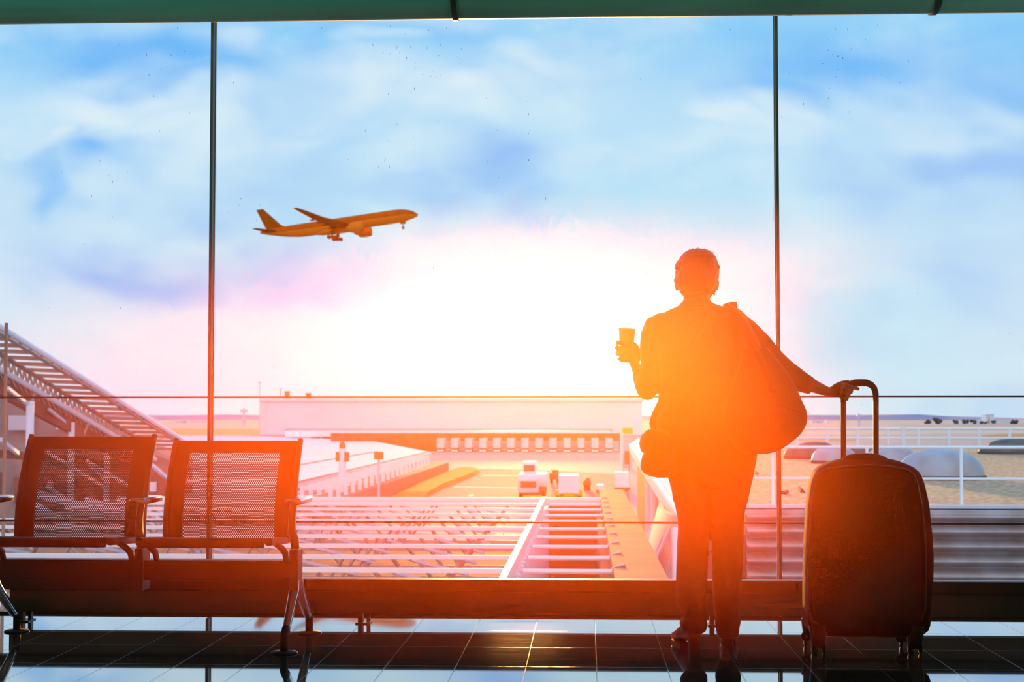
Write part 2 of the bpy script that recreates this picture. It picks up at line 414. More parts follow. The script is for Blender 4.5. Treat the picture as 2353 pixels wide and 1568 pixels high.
def frame(x, legs=True, dx=0):
    c = MB(); c.box((x - .018, 6.56, .225), (x + .018, 6.68, .40))
    co = c.build('frame_casting', 'darkmetal', bench, bevel=.006)
    a = MB()
    a.tube([(x, 6.60, .40), (x - .006, 6.62, .43), (x - .026, 6.66, .46), (x - .030, 6.68, .52), (x - .022, 6.68, .585), (x - .016, 6.68, .607)], [.017, .018, .018, .015, .015, .014], 10, flat=1.2, p=3)
    ao = a.build('armrest', 'seatpaint', bench, smooth=True)
    p = MB(); p.prism([Vector((x - .034 + .0, 6.52, .585)), Vector((x - .032, 6.52, .603)), Vector((x - .022, 6.52, .612)), Vector((x + .030, 6.52, .612)), Vector((x + .037, 6.52, .604)), Vector((x + .036, 6.52, .586)), Vector((x + .010, 6.52, .583)), Vector((x - .004, 6.52, .600))], (0, .28, 0))
    p.build('arm_pad', 'chrome', ao, bevel=.003, smooth=True)
    if legs:
        for yf, ym in ((6.38, 6.42), (6.96, 6.92)):
            xf = x - (.01 if yf < 6.5 else -.005)
            l = MB(); l.tube([(x, 6.60 if yf < 6.5 else 6.66, .27), (x, 6.585 if yf < 6.5 else 6.70, .225), (x - .002, ym, .085)], [.020, .021, .016], 12, p=3)
            lo = l.build('leg', 'chrome', bench, smooth=True)
            l = MB(); l.tube([(x - .002, ym, .095), (x - .002, yf, .07), (x - .002, yf, .004)], [.017, .017, .0165], 12)
            l.build('leg_sleeve', 'rubber', lo, smooth=True)
            l = MB(); l.lathe((x - .002, yf, 0), [(.054, 0), (.055, .003), (.05, .008), (.02, .011)], 32); l.build('foot_plate', 'rubber', lo, smooth=True)
frame(frx); frame(frx - PITCH, False); frame(frx - 2 * PITCH)
#@@PERSON
# ================================================================ PERSON
PY = 6.50
def sec(L, Rr, y, hd, dy=0, p=2.2, n=28, Y=PY):
    a = at(L, y, Y + dy); b = at(Rr, y, Y + dy)
    return ring((a + b) / 2, (b.x - a.x) / 2, hd, n, p)
def P(px, py, dy=0, Y=PY): return at(px, py, Y + dy)
pxm = 3650 / 6.5
foot = gz(1620, 1486, 0)
# --- body: one continuous surface
b = MB()
# head
b.loft([sec(1588, 1618, 578, .03, .0), sec(1572, 1634, 586, .07, .0), sec(1561, 1645, 603, .092), sec(1557, 1648, 625, .099), sec(1557, 1646, 645, .098, .003), sec(1560, 1643, 662, .092, .010), sec(1565, 1638, 676, .080, .02), sec(1574, 1630, 690, .060, .035), sec(1590, 1616, 698, .02, .055)])
# ears, nose, brow, lips, chin
for px in (1556, 1646): b.ell(P(px, 652, .0), (.011, .018, .030))
hc_ = P(1602, 640)
b.ell(hc_ + Vector((0, .102, -.018)), (.013, .020, .022)); b.ell(hc_ + Vector((0, .096, .005)), (.010, .012, .03))
b.ell(hc_ + Vector((0, .092, -.050)), (.024, .010, .006)); b.ell(hc_ + Vector((0, .090, -.060)), (.020, .010, .006)); b.ell(hc_ + Vector((0, .080, -.082)), (.022, .018, .018))
for s in (-1, 1): b.ell(hc_ + Vector((s * .032, .088, .018)), (.024, .012, .007)); b.ell(hc_ + Vector((s * .045, .07, -.02)), (.022, .02, .02))
# neck and trunk
b.loft([sec(1568, 1634, 655, .052, .0), sec(1570, 1631, 680, .050), sec(1570, 1632, 695, .052, -.005), sec(1558, 1645, 712, .062, -.01), sec(1530, 1680, 728, .075, -.01), sec(1512, 1696, 748, .085), sec(1512, 1698, 790, .100), sec(1518, 1700, 850, .105), sec(1522, 1700, 905, .098), sec(1520, 1712, 960, .105), sec(1520, 1725, 1010, .115), sec(1528, 1730, 1060, .115), sec(1545, 1722, 1100, .10), sec(1570, 1700, 1120, .06)])
# left arm (raised, elbow bent) and right arm (reaching to the handle)
b.tube([P(1518, 748), P(1506, 790, .01), P(1498, 840, .0), P(1490, 888, .0)], [.050, .044, .040, .034], 14)
b.tube([P(1490, 888, .0), P(1484, 880, .06), P(1472, 862, .13), P(1461, 843, .20), P(1456, 828, .23)], [.034, .035, .029, .021, .021], 14)
b.tube([P(1690, 745), P(1740, 800, .02), P(1795, 852, .04)], [.050, .044, .038], 14)
b.tube([P(1795, 852, .04), P(1835, 872, .06), P(1875, 890, .09), P(1902, 901, .12), P(1918, 901, .13)], [.038, .034, .026, .0205, .022], 14)
# legs and feet
b.tube([P(1580, 1090), P(1592, 1180, .01), P(1592, 1260, .0), P(1590, 1340, .0), P(1590, 1412, .0), P(1594, 1440, .0)], [.08, .065, .05, .044, .033, .026], 14)
b.tube([P(1682, 1090), P(1672, 1180, .01), P(1672, 1260, .01), P(1672, 1340, .03), P(1672, 1410, .07), P(1673, 1432, .11)], [.08, .065, .05, .044, .033, .026], 14)
FEET = (((1594, 1492), (-.26, 1, 0)), ((1672, 1482), (.12, 1, 0)))
for (hp, td) in FEET:
    g_ = gz(*hp, 0); t_ = Vector(td).normalized()
    b.tube([g_ + Vector((0, 0, .17)), g_ + t_ * .005 + Vector((0, 0, .10)), g_ + t_ * .06 + Vector((0, 0, .068)), g_ + t_ * .12 + Vector((0, 0, .045)), g_ + t_ * .19 + Vector((0, 0, .030))], [.026, .025, .022, .020, .013], 12)
# left hand round the cup
CY = 6.50 + .255
cupc = lambda py: at(1440.5 + (py - 758) * -.02, py, CY)
def H(px, py, d): return at(px, py, CY + d)
b.tube([H(1456, 838, -.03), H(1458, 828, -.035), H(1455, 815, -.042), H(1452, 803, -.042), H(1449, 794, -.040)], [.022, .026, .031, .029, .020], 12, flat=.5, up=Vector((0, 1, 0)))
for (y0, y1, xl, r) in ((794, 787, 1419, .0086), (804, 800, 1417, .0089), (815, 813, 1418, .0086), (825, 825.5, 1423, .0078)):
    b.tube([H(1450, y0, -.042), H(1436, (y0 + y1) / 2, -.044), H(1425, y1, -.030), H(xl, y1, -.006), H(xl + 2, y1 + 1, .018), H(xl + 10, y1 + 1, .034)], [r * 1.05, r, r, r, r * .95, r * .8], 10)
b.tube([H(1465, 820, -.032), H(1466, 806, -.026), H(1462.5, 797, -.012), H(1459, 793, .004), H(1455, 790, .020)], [.013, .012, .0105, .0095, .008], 10)
# right hand on the trolley handle
HY = 6.60
def K(px, py, d): return at(px, py, HY + d)
b.tube([K(1912, 902, .02), K(1922, 898, .02), K(1932, 896, .018), K(1942, 894, .014)], [.022, .030, .033, .028], 12, flat=.55, up=Vector((0, 1, 0)))
for pts, r in (([(1938, 886, .005), (1946, 886, -.022), (1958, 890, -.024), (1968, 892.5, -.014), (1973, 895, -.004)], .0088),
               ([(1936, 893, .0), (1940, 895, -.028), (1948, 898, -.034), (1956.5, 899.5, -.022), (1956, 903, -.006)], .0082),
               ([(1934, 903, .0), (1938, 905, -.028), (1944, 907, -.034), (1951, 909.5, -.022), (1950, 912, -.006)], .0076),
               ([(1930, 912, .0), (1934, 914.5, -.024), (1940, 917, -.030), (1947.5, 918.5, -.020), (1946, 919, -.008)], .0066)):
    b.tube([K(*q) for q in pts], [r * 1.1, r, r, r * .95, r * .8], 10)
b.tube([K(1918, 892, .028), K(1928, 884, .03), K(1940, 880, .028), K(1952, 878.5, .024)], [.014, .012, .011, .009], 10)
person = b.build('person', 'skin', origin=(foot.x, PY, 0), remesh=.0042, smooth=True, smooth_it=1)
tag(person, 'person seen from behind in dark shirt and trousers holding a cup and a suitcase handle', 'person')
for s in (-1, 1): MB().ell(hc_ + Vector((s * .032, .084, .006)), (.013, .013, .011)).build('eye', 'cup', person, smooth=True)
# hair
b = MB()
b.loft([sec(1594, 1612, 572, .02, -.0), sec(1580, 1627, 575.5, .055), sec(1570, 1637, 582, .082), sec(1562, 1645, 592, .100, -.004), sec(1556.5, 1650, 606, .112, -.008), sec(1553, 1652.5, 622, .116, -.01), sec(1551, 1652.5, 636, .114, -.016), sec(1549.5, 1650, 647, .100, -.028), sec(1554, 1647.5, 655, .080, -.040), sec(1561, 1641, 664, .062, -.045), sec(1570, 1632, 674, .045, -.045)])
for i in range(26):
    a = R.uniform(0, 6.28); q = P(1602 + 44 * math.cos(a), 618 + 28 * math.sin(a), R.uniform(-.06, .03)); b.ell(q, (.016, .02, .014))
for (px, py) in ((1553, 645), (1557, 656), (1648, 650), (1645, 660), (1640, 668), (1566, 668)): b.ell(P(px + (2 if px < 1600 else -2), py, -.02), (.012, .025, .014))
hair = b.build('hair', 'hair', person, remesh=.005, smooth=True, smooth_it=2)
b = MB()
for i in range(22):
    x0 = R.uniform(1585, 1640); h = R.uniform(4, 12); dx = R.uniform(-9, 12)
    y0 = 573 + abs(x0 - 1602) ** 2 / 140
    b.tube([P(x0, y0 + 5, -.02), P(x0 + dx * .4, y0 - h * .4, -.01), P(x0 + dx, y0 - h * .3 + 2, .0)], [.0006, .0005, .0003], 4)
b.build('stray_hairs', 'hair', hair)
MB().ell(P(1641.5, 670), (.004, .004, .006)).ell(P(1641, 676), (.0045, .004, .006)).build('earring', 'gold', person, smooth=True)
# shirt: trunk and two sleeves
b = MB()
b.loft([sec(1570.5, 1631, 688, .056, -.0), sec(1566, 1636, 697, .062, -.004), sec(1556, 1660, 705, .070, -.008), sec(1542, 1694, 710, .078, -.008), sec(1529, 1708, 717, .085, -.005), sec(1510, 1712, 727, .092), sec(1498, 1716, 738, .100), sec(1493, 1716, 755, .108), sec(1493, 1722, 790, .118), sec(1502, 1728, 840, .122), sec(1510, 1732, 880, .120), sec(1514, 1735, 904, .120), sec(1511.5, 1738, 932, .124), sec(1506, 1740, 958, .128), sec(1500, 1742, 975, .132), sec(1499, 1744, 1000, .136), sec(1508, 1744, 1025, .136), sec(1522, 1743, 1041, .130)])
b.tube([P(1508, 745), P(1502, 770), P(1500, 800), P(1499, 840), P(1492, 875, .0), P(1488, 893, .01)], [.045, .053, .0535, .049, .050, .047], 18)
b.tube([P(1488, 890, .0), P(1484, 884, .05), P(1476, 871, .11), P(1472, 862, .14)], [.048, .046, .038, .034], 18)
b.ell(P(1487, 893, .01), (.044, .05, .048)); b.ell(P(1524, 748), (.064, .075, .052)); b.ell(P(1690, 742), (.055, .07, .052))
b.tube([P(1686, 740), P(1712, 764), P(1742, 796, .01), P(1775, 834, .02), P(1802, 856, .03), P(1822, 868, .045), P(1846, 880, .06), P(1862, 887, .08)], [.052, .058, .060, .058, .054, .050, .041, .036], 18)
b.ell(P(1495, 755), (.028, .06, .045))
b.build('shirt', 'shirt', person, remesh=.006, smooth=True, smooth_it=3)
# shirt collar
b = MB(); b.loft([sec(1567, 1634, 694, .064, -.004, n=24), sec(1557, 1650, 705, .074, -.008, n=24)], cap=False)
b.build('collar', 'shirt', person, solid=.004, smooth=True)
# trousers
b = MB()
b.loft([sec(1508, 1736, 1000, .118), sec(1510, 1742, 1030, .126), sec(1516, 1739, 1055, .128), sec(1526, 1734, 1080, .122), sec(1532, 1731, 1096, .115), sec(1541, 1727, 1106, .10), sec(1545, 1722, 1118, .088)])
def leg(rows, nm=26):
    b.loft([sec(L, Rr, y, hd, dy, 2.2, nm) for (y, L, Rr, hd, dy) in rows])
leg([(1075, 1530, 1631, .105, 0), (1096, 1533.5, 1631, .10, 0), (1116, 1542, 1630.6, .095, 0), (1149, 1546.5, 1631, .088, 0), (1177, 1556, 1631.5, .078, 0), (1213, 1558, 1631, .070, 0), (1250, 1556, 1628.5, .067, 0), (1299, 1554, 1627, .066, 0), (1343, 1553, 1625, .066, -.005), (1388, 1555.5, 1621, .066, -.005), (1404, 1561, 1621, .064, 0), (1415, 1568, 1622, .062, 0), (1424, 1563.5, 1624, .066, 0), (1434, 1561.5, 1625, .068, 0), (1442, 1564, 1625, .067, 0), (1450, 1570, 1622, .060, 0), (1456, 1577, 1613, .045, 0)])
leg([(1075, 1632, 1734, .105, 0), (1096, 1632.5, 1731, .10, 0), (1120, 1632.8, 1725, .095, 0), (1149, 1632.2, 1719, .088, 0), (1177, 1632.2, 1711, .078, 0), (1213, 1632.6, 1709.5, .070, .0), (1250, 1635.7, 1708.5, .067, .01), (1299, 1636.5, 1707, .066, .02), (1347, 1637, 1704, .066, .03), (1388, 1639, 1701, .066, .05), (1400, 1641, 1700, .065, .06), (1416, 1644, 1701, .065, .07), (1430, 1642.5, 1702, .067, .08), (1442, 1644, 1699, .066, .09), (1455, 1647, 1698, .062, .10), (1466, 1652, 1692, .05, .10)])
for (x, y, dy) in ((1560, 1240, 0), (1705, 1255, .01), (1628, 1270, 0), (1558, 1330, 0), (1640, 1330, .03), (1700, 1370, .05), (1563, 1432, 0), (1698, 1430, .08)): b.ell(P(x + (4 if x < 1600 or 1632 < x < 1660 else -4), y, dy), (.010, .04, .016))
b.build('trousers', 'trousers', person, remesh=.0055, smooth=True, smooth_it=2)
# boots: shaft, foot with toe, block heel
def boot(pts_c, heel, toe_dir):
    hx, hy = heel
    g = gz(hx, hy, 0); t = Vector(toe_dir).normalized(); sd = Vector((t.y, -t.x, 0))
    b = MB()
    rg = []
    for (u, z, w, h) in ((-.045, .085, .022, .022), (-.035, .085, .032, .036), (.0, .078, .035, .044), (.05, .066, .036, .040), (.10, .048, .040, .032), (.15, .034, .040, .024), (.19, .028, .033, .019), (.225, .025, .020, .013), (.24, .024, .008, .008)):
        c = g + t * (u + .015) + Vector((0, 0, z)); rg.append(ring(c, w, h, 20, 2.3, sd, Vector((0, 0, 1))))
    b.loft(rg)
    b.tube([g + t * .0 + Vector((0, 0, .09)), g + t * .0 + Vector((0, 0, .13)), g + t * .0 + Vector((0, 0, .18))], [.037, .036, .038], 16)
    bo = b.build('boot', 'boot', person, remesh=.005, smooth=True, smooth_it=2)
    b = MB(); c = g + t * -.005
    b.loft([ring(c + Vector((0, 0, z)), r, r * 1.05, 20, 2.6, sd, t) for z, r in ((0, .024), (.03, .0235), (.062, .027))])
    b.build('heel', 'boot', bo, smooth=True)
    b = MB(); rg = []
    for (u, w) in ((.07, .030), (.11, .037), (.15, .037), (.19, .031), (.23, .012)):
        c = g + t * (u + .015) + Vector((0, 0, .0065)); rg.append([c - sd * w - Vector((0, 0, .0065)), c + sd * w - Vector((0, 0, .0065)), c + sd * w + Vector((0, 0, .0055)), c - sd * w + Vector((0, 0, .0055))])
    b.loft(rg); b.build('sole', 'rubber', bo)
for hp, td in FEET: boot(None, hp, td)
# shoulder bag behind the right hip, strap over the right shoulder
sb = empty('shoulder_bag', P(1750, 1040, -.15), 'large slouchy dark shoulder bag hanging at the right hip of the standing person', 'bag')
b = MB(); BD = -.10
rows = [(800, 1706, 1765, .05), (830, 1700, 1790, .06), (860, 1690, 1812, .07), (885, 1680, 1827, .078), (905, 1672, 1836, .084), (918, 1665, 1841, .088), (930, 1660, 1847, .092), (943, 1656, 1853, .096), (958, 1655, 1856, .10), (973, 1657, 1854, .10), (988, 1663, 1847, .10), (1000, 1668, 1838, .098), (1012, 1675, 1824, .095), (1022, 1682, 1811, .09), (1031, 1690, 1798, .082), (1038, 1702, 1784, .07), (1043, 1722, 1765, .05)]
b.loft([sec(L, Rr, y, hd, BD, 2.3) for (y, L, Rr, hd) in rows])
sbo = b.build('bag_body', 'bag', sb, remesh=.008, smooth=True, smooth_it=2)
b = MB(); b.tube([P(1780, 905, -.19), P(1765, 850, -.17), P(1742, 800, -.145), P(1715, 745, -.12), P(1694, 712, -.08), P(1682, 703.5, -.02), P(1682, 705, .04), P(1700, 735, .10), P(1725, 800, .12), P(1745, 870, .06)], [.02, .022, .024, .026, .026, .025, .024, .024, .022, .02], 8, flat=.16, p=4, up=Vector((0, 0, 1)))
b.build('strap', 'bag', sb, smooth=True)
b = MB(); q = [P(1662, 708.5, -.02), P(1672, 706.5, -.02), P(1684, 705, -.02), P(1693.5, 704.5, -.02)]
b.tube(q, [.008, .010, .0115, .0105], 12, flat=1.8); b.build('strap_pad', 'bag_b', sb, smooth=True)
b = MB(); b.tube([P(1700, 850, -.175), P(1740, 905, -.205), P(1790, 930, -.205), P(1835, 945, -.17)], .003, 6); b.build('seam', 'bag_b', sb, smooth=True)
# hip bag on the left
hb = empty('hip_bag', P(1510, 1095, -.08), 'small dark crossbody bag with rounded flap at the left hip of the standing person', 'bag')
b = MB(); b.loft([sec(L, Rr, y, hd, -.09, 2.4) for (y, L, Rr, hd) in ((1040, 1480, 1545, .045), (1048, 1475.5, 1552, .055), (1060, 1472.5, 1556, .06), (1073, 1471, 1557, .062), (1083, 1474.5, 1556, .06), (1090, 1483, 1552, .055), (1095, 1494, 1545, .045), (1098, 1508, 1534, .03))])
b.build('bag_body', 'bag_b', hb, remesh=.006, smooth=True, smooth_it=2)
b = MB(); b.loft([sec(L, Rr, y, hd, -.085, 2.4) for (y, L, Rr, hd) in ((987, 1490, 1516, .03), (992, 1482, 1530, .045), (999, 1476.5, 1540, .058), (1008, 1472, 1548, .066), (1018, 1470.2, 1552, .07), (1030, 1471, 1553, .07), (1038, 1474, 1550, .066), (1043, 1479, 1545, .055))])
fo = b.build('flap', 'bag', hb, remesh=.006, smooth=True, smooth_it=2)
b = MB()
for i in range(14):
    y = 1000 + i * 2.9; x = 1476.5 - 6 * math.sin(math.pi * i / 14)
    b.ell(P(x, y, -.085), (.003, .006, .0028), 8, 6)
b.build('zip_piping', 'bag', fo, smooth=True)
b = MB(); b.tube([P(1506, 992, -.09), P(1499, 984, -.10), P(1497.5, 976, -.11), P(1503, 955, -.135), P(1530, 900, -.145), P(1575, 820, -.14), P(1620, 750, -.12), P(1643, 712, -.085), P(1650, 703.5, -.03), P(1650, 706, .04)], .012, 8, flat=.2, p=4)
b.build('strap', 'bag', hb, smooth=True)
b = MB(); b.tube([P(1500, 976, -.11), P(1504, 979, -.10), P(1508, 984, -.09)], .002, 6); b.build('strap_ring', 'gold', hb, smooth=True)
# cup
cp = empty('paper_cup', at(1439, 834, CY), 'tan takeaway paper cup with rolled rim held up in the left hand', 'cup')
axis = (at(1441, 757, CY) - at(1438.3, 833, CY)); Lc = axis.length
b = MB(); b.lathe(at(1438.3, 833, CY), [(.024, 0), (.0245, .002), (.0345, Lc - .001), (.0335, Lc - .001), (.024, .012), (.001, .012)], 40, axis); b.build('cup_wall', 'cup', cp, smooth=True)
b = MB(); ax = axis.normalized(); o1 = ax.orthogonal().normalized(); o2 = ax.cross(o1); c0 = at(1438.3, 833, CY) + axis
rings = []
for i in range(41):
    t = 2 * math.pi * i / 40; d = o1 * math.cos(t) + o2 * math.sin(t); rings.append(ring(c0 + d * .0352, .0021, .0021, 8, 2, d, ax))
b.loft(rings, cap=False); b.build('rim', 'cup', cp, smooth=True)
# ================================================================ SUITCASE
SY = 6.56
su = empty('suitcase', at(1992, 1480, SY), 'large dark soft sided suitcase on wheels with raised trolley handle beside the person', 'suitcase')
def ss(y, L, Rr, hd, p=5, dy=0): return sec(L, Rr, y, hd, dy, p, 48, SY)
b = MB()
b.loft([ss(1052, 1955, 2025, .04, 3), ss(1056, 1925, 2050, .065, 4), ss(1061, 1908, 2066, .080, 4), ss(1066, 1896, 2079, .092), ss(1073, 1882, 2094, .10), ss(1082, 1873, 2105, .107), ss(1092, 1867, 2111, .112), ss(1107, 1862, 2117, .117), ss(1144, 1856.5, 2126, .12), ss(1173, 1853.6, 2130.5, .122), ss(1230, 1850.7, 2136, .125), ss(1273, 1849, 2138.6, .125), ss(1302, 1848, 2138.5, .125), ss(1360, 1847.5, 2137, .125), ss(1404, 1847.5, 2134, .125), ss(1432, 1848.5, 2131, .123), ss(1444, 1853, 2127, .118), ss(1451, 1862, 2119, .11), ss(1456, 1878, 2103, .10), ss(1459, 1905, 2078, .08)])
cs = b.build('case_shell', 'case', su, smooth=True)
out = [(1858, 1400), (1858, 1300), (1860, 1230), (1864, 1160), (1870, 1110), (1880, 1090), (1900, 1078), (1950, 1072), (2000, 1070), (2050, 1073), (2085, 1080), (2100, 1092), (2108, 1112), (2118, 1160), (2126, 1230), (2128, 1300), (2126, 1400), (2115, 1432), (2060, 1446), (1990, 1450), (1920, 1446), (1868, 1430), (1858, 1400)]
b = MB(); b.tube([at(x, y, SY - .123 + (.014 if y < 1095 or y > 1425 else 0)) for x, y in out], .004, 8); b.build('piping', 'case_trim', cs, smooth=True)
b = MB(); b.tube([at(x, y, SY - .03) for x, y in ((1938, 1060), (1950, 1053.5), (1968, 1050.5), (1992, 1050), (2015, 1051.5), (2030, 1057), (2038, 1061))], [.012, .014, .015, .015, .015, .014, .012], 12); b.build('carry_handle', 'case_trim', su, smooth=True)
TY = HY
th_ = empty('x', (0, 0, 0)); bpy.data.objects.remove(th_)
for px in (1938, 2012.7):
    b = MB(); b.tube([at(px + (.3 if px > 2000 else 0), 1066, TY), at(px, 915, TY)], .0113, 12, p=3); b.build('handle_tube', 'darkmetal', su, smooth=True)
b = MB(); b.tube([at(x, y, TY) for x, y in ((1938, 925), (1939, 908), (1943, 894), (1952, 884), (1964, 880.5), (1978, 880), (1991, 880.3), (2001, 884), (2008.5, 892), (2012, 904), (2012.8, 922))], [.012, .0125, .013, .014, .0148, .0148, .0145, .0135, .013, .0125, .0115], 14)
b.build('handle_grip', 'rubber', su, smooth=True)
for (hx, dy, wx) in ((1880, -.085, 1), (2102, -.085, -1), (1862, .11, 1), (2082, .11, -1)):
    near = dy < 0
    c = at(hx, 1462, SY + dy); zt = .085
    b = MB(); b.loft([ring(Vector((c.x, SY + dy, z)), rx, ry, 20, 3) for z, rx, ry in ((.115, .038, .036), (.085, .034, .034), (.06, .031, .028), (.036, .029, .024), (.028, .024, .020))])
    ho = b.build('wheel_housing', 'case_trim', su, smooth=True)
    for s in (-1, 1):
        b = MB(); b.lathe(Vector((c.x + s * .021 - .006, SY + dy, .0245)), [(.006, 0), (.020, 0), (.0245, .003), (.0245, .009), (.020, .012), (.006, .012)], 28, Vector((1, 0, 0)))
        b.build('wheel', 'rubber', ho, smooth=True)
    b = MB(); b.box((c.x - .003, SY + dy - .006, .02), (c.x + .003, SY + dy + .006, .06)); b.tube([(c.x - .022, SY + dy, .0245), (c.x + .022, SY + dy, .0245)], .004, 8); b.build('fork', 'alu', ho)
# corner side wheels
for px, py in ((1852, 1462.5), (2069, 1466)):
    c = at(px, py, SY + .07)
    b = MB(); b.lathe(c + Vector((0, -.008, 0)), [(.004, 0), (.015, 0), (.0195, .003), (.0195, .013), (.015, .016), (.004, .016)], 28, Vector((0, 1, 0))); w = b.build('corner_wheel', 'rubber', su, smooth=True)
    b = MB(); b.lathe(c + Vector((0, -.0095, 0)), [(.002, 0), (.006, 0), (.006, .002), (.002, .002)], 16, Vector((0, 1, 0))); b.build('wheel_hub', 'alu', w, smooth=True)
# ================================================================ AIRCRAFT
def aircraft():
    root = empty('airplane', (0, 0, 0), 'twin engine airliner with the orange sun glow in its colour, climbing across the sky with its landing gear down', 'airplane')
    def V(x, y, z): return (x, y, z)
    b = MB(); st = [(36.6, .15, -.75), (36.0, .75, -.65), (34.8, 1.45, -.42), (33, 2.1, -.2), (31, 2.6, -.08), (28.5, 2.95, 0), (25, 3.1, 0), (10, 3.1, 0), (-5, 3.1, 0), (-14, 3.1, 0), (-19, 2.95, .12), (-24, 2.5, .45), (-29, 1.85, .95), (-33, 1.2, 1.35), (-35.8, .62, 1.6), (-36.6, .35, 1.65)]
    X, Y, Z = Vector((1, 0, 0)), Vector((0, 1, 0)), Vector((0, 0, 1))
    rings = [ring(Vector((x, 0, z)), r, r, 36, 2, Y, Z) for x, r, z in st]
    n = 36
    for k in range(len(rings) - 1):
        for i in range(n):
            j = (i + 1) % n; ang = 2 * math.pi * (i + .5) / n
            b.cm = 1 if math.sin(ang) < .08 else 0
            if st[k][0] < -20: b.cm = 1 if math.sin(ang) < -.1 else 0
            b.add([rings[k][i], rings[k][j], rings[k + 1][j], rings[k + 1][i]], [(0, 1, 2, 3)])
    b.cm = 0
    fu = b.build('fuselage', ['glow_orange', 'glow_orange_low'], root, smooth=True)
    b = MB(); b.loft([ring(Vector((x, 0, -2.3)), 3.0 * s, 1.5 * s, 24, 2.5, Y, Z) for x, s in ((12, .3), (9, .85), (5, 1.05), (-4, 1.08), (-9, .8), (-12, .3))]); b.build('belly_fairing', 'glow_orange_low', fu, smooth=True)
    b = MB()
    b.box((33.2, -1.75, .95), (34.3, 1.75, 1.15))
    b.build('cockpit_window', 'glow_orange_dark', fu)
    def foil(p, chord, th, ax=Vector((0, 0, 1))):
        prof = [(0, 0), (.03, .35), (.12, .55), (.3, .6), (.6, .4), (1, .03), (1, -.03), (.6, -.3), (.3, -.42), (.12, -.38), (.03, -.2)]
        return [Vector(p) + Vector((-c * chord, 0, 0)) + ax * (t * th) for c, t in prof]
    for s in (-1, 1):
        b = MB(); b.loft([foil((12.5, s * 2.0, -1.7), 14.5, 1.7), foil((10.0, s * 4.5, -1.5), 12.5, 1.5), foil((5.2, s * 10.5, -.85), 8.2, 1.0), foil((-2.2, s * 20, 1.4), 5.2, .6), foil((-7.6, s * 28.5, 4.0), 3.2, .35), foil((-11.0, s * 32.2, 5.6), 1.8, .16)])
        w = b.build('wing', 'glow_orange', root, smooth=True)
        for (yy, xx, zz, ln) in ((6.5, -2.8, -1.5, 3.8), (13.5, -3.8, -.8, 3.6), (18.5, -5.5, .05, 3.2), (23, -7.5, .9, 2.6)):
            q = MB(); q.ell((xx + .6, s * yy, zz - .35), (ln / 2, .28, .42), 12, 8); q.build('flap_fairing', 'glow_orange_dark', w, smooth=True)
        e = MB(); e.lathe((12.6, s * 9.9, -3.5), [(1.8, .0), (1.95, .05), (2.15, 0), (2.4, -.6), (2.55, -2.2), (2.4, -4.6), (1.95, -6.0), (1.2, -6.1), (.9, -7.4), (.3, -8.0), (.02, -8.2)], 32, Vector((1, 0, 0)))
        eo = e.build('engine', 'glow_orange_low', root, smooth=True)
        q = MB(); q.lathe((12.6, s * 9.9, -3.5), [(1.9, -.2), (1.8, -.9), (.5, -.9), (.02, -.2)], 32, Vector((1, 0, 0))); q.build('fan', 'glow_orange_dark', eo, smooth=True)
        q = MB(); q.loft([[Vector((11.2, s * 9.75, -1.3)), Vector((11.2, s * 10.05, -1.3)), Vector((7, s * 10.05, -.9)), Vector((7, s * 9.75, -.9))], [Vector((10.5, s * 9.75, -2.2)), Vector((10.5, s * 10.05, -2.2)), Vector((4.5, s * 10.05, -1.4)), Vector((4.5, s * 9.75, -1.4))]][::-1]); q.build('pylon', 'glow_orange', eo)
        t = MB(); t.loft([foil((-28.0, s * 1.0, 1.3), 6.0, .6), foil((-31.2, s * 5.2, 1.8), 4.1, .42), foil((-35.6, s * 10.7, 2.5), 2.0, .2)]); t.build('tailplane', 'glow_orange_dark', root, smooth=True)
    t = MB(); t.loft([foil((-23.8, 0, 2.4), 9.4, .5, Y), foil((-26.5, 0, 3.8), 7.6, .45, Y), foil((-34.0, 0, 12.3), 3.2, .28, Y)]); t.build('tail_fin', 'glow_orange_tail', root, smooth=True)
    for s in (-1, 1):
        g = MB(); g.tube([(-2.2, s * 5.0, -2.2), (-2.6, s * 5.2, -5.6)], [.38, .24], 10); g.tube([(-4.2, s * 5.2, -5.55), (-1.1, s * 5.2, -5.95)], .2, 8); g.tube([(-.4, s * 4.2, -2.6), (-2.3, s * 5.2, -4.8)], .12, 6)
        g.box((-3.0, s * 5.9 - .04, -4.9), (-1.6, s * 5.9 + .04, -2.8))
        go = g.build('main_gear', 'glow_orange_dark', root)
        for kx, kz in ((-4.2, -5.55), (-2.65, -5.75), (-1.1, -5.95)):
            for sy in (-.7, .7):
                q = MB(); q.lathe((kx, s * 5.2 + sy - .25, kz), [(.1, 0), (.6, 0), (.85, .1), (.85, .4), (.6, .5), (.1, .5)], 20, Vector((0, 1, 0))); q.build('wheel', 'glow_orange_tail', go, smooth=True)
    g = MB(); g.tube([(29.2, 0, -2.7), (29.0, 0, -5.6)], [.2, .13], 8); g.tube([(31.0, 0, -2.8), (29.2, 0, -4.6)], .09, 6); g.box((28.0, -.7, -3.7), (30.4, -.62, -2.8)); g.box((28.0, .62, -3.7), (30.4, .7, -2.8))
    go = g.build('nose_gear', 'glow_orange_dark', root)
    for sy in (-.55, .2):
        q = MB(); q.lathe((29.0, sy, -5.6), [(.1, 0), (.5, 0), (.65, .08), (.65, .28), (.5, .36), (.1, .36)], 20, Vector((0, 1, 0))); q.build('wheel', 'glow_orange_tail', go, smooth=True)
    a = math.radians(-6); pit = math.radians(7.6)
    # heading (+x to the right of the picture, nose slightly towards the hall), small roll
    Rz = Matrix.Rotation(a + YAW, 4, 'Z'); Ry = Matrix.Rotation(-pit, 4, 'Y'); Rx = Matrix.Rotation(math.radians(.5), 4, 'X')
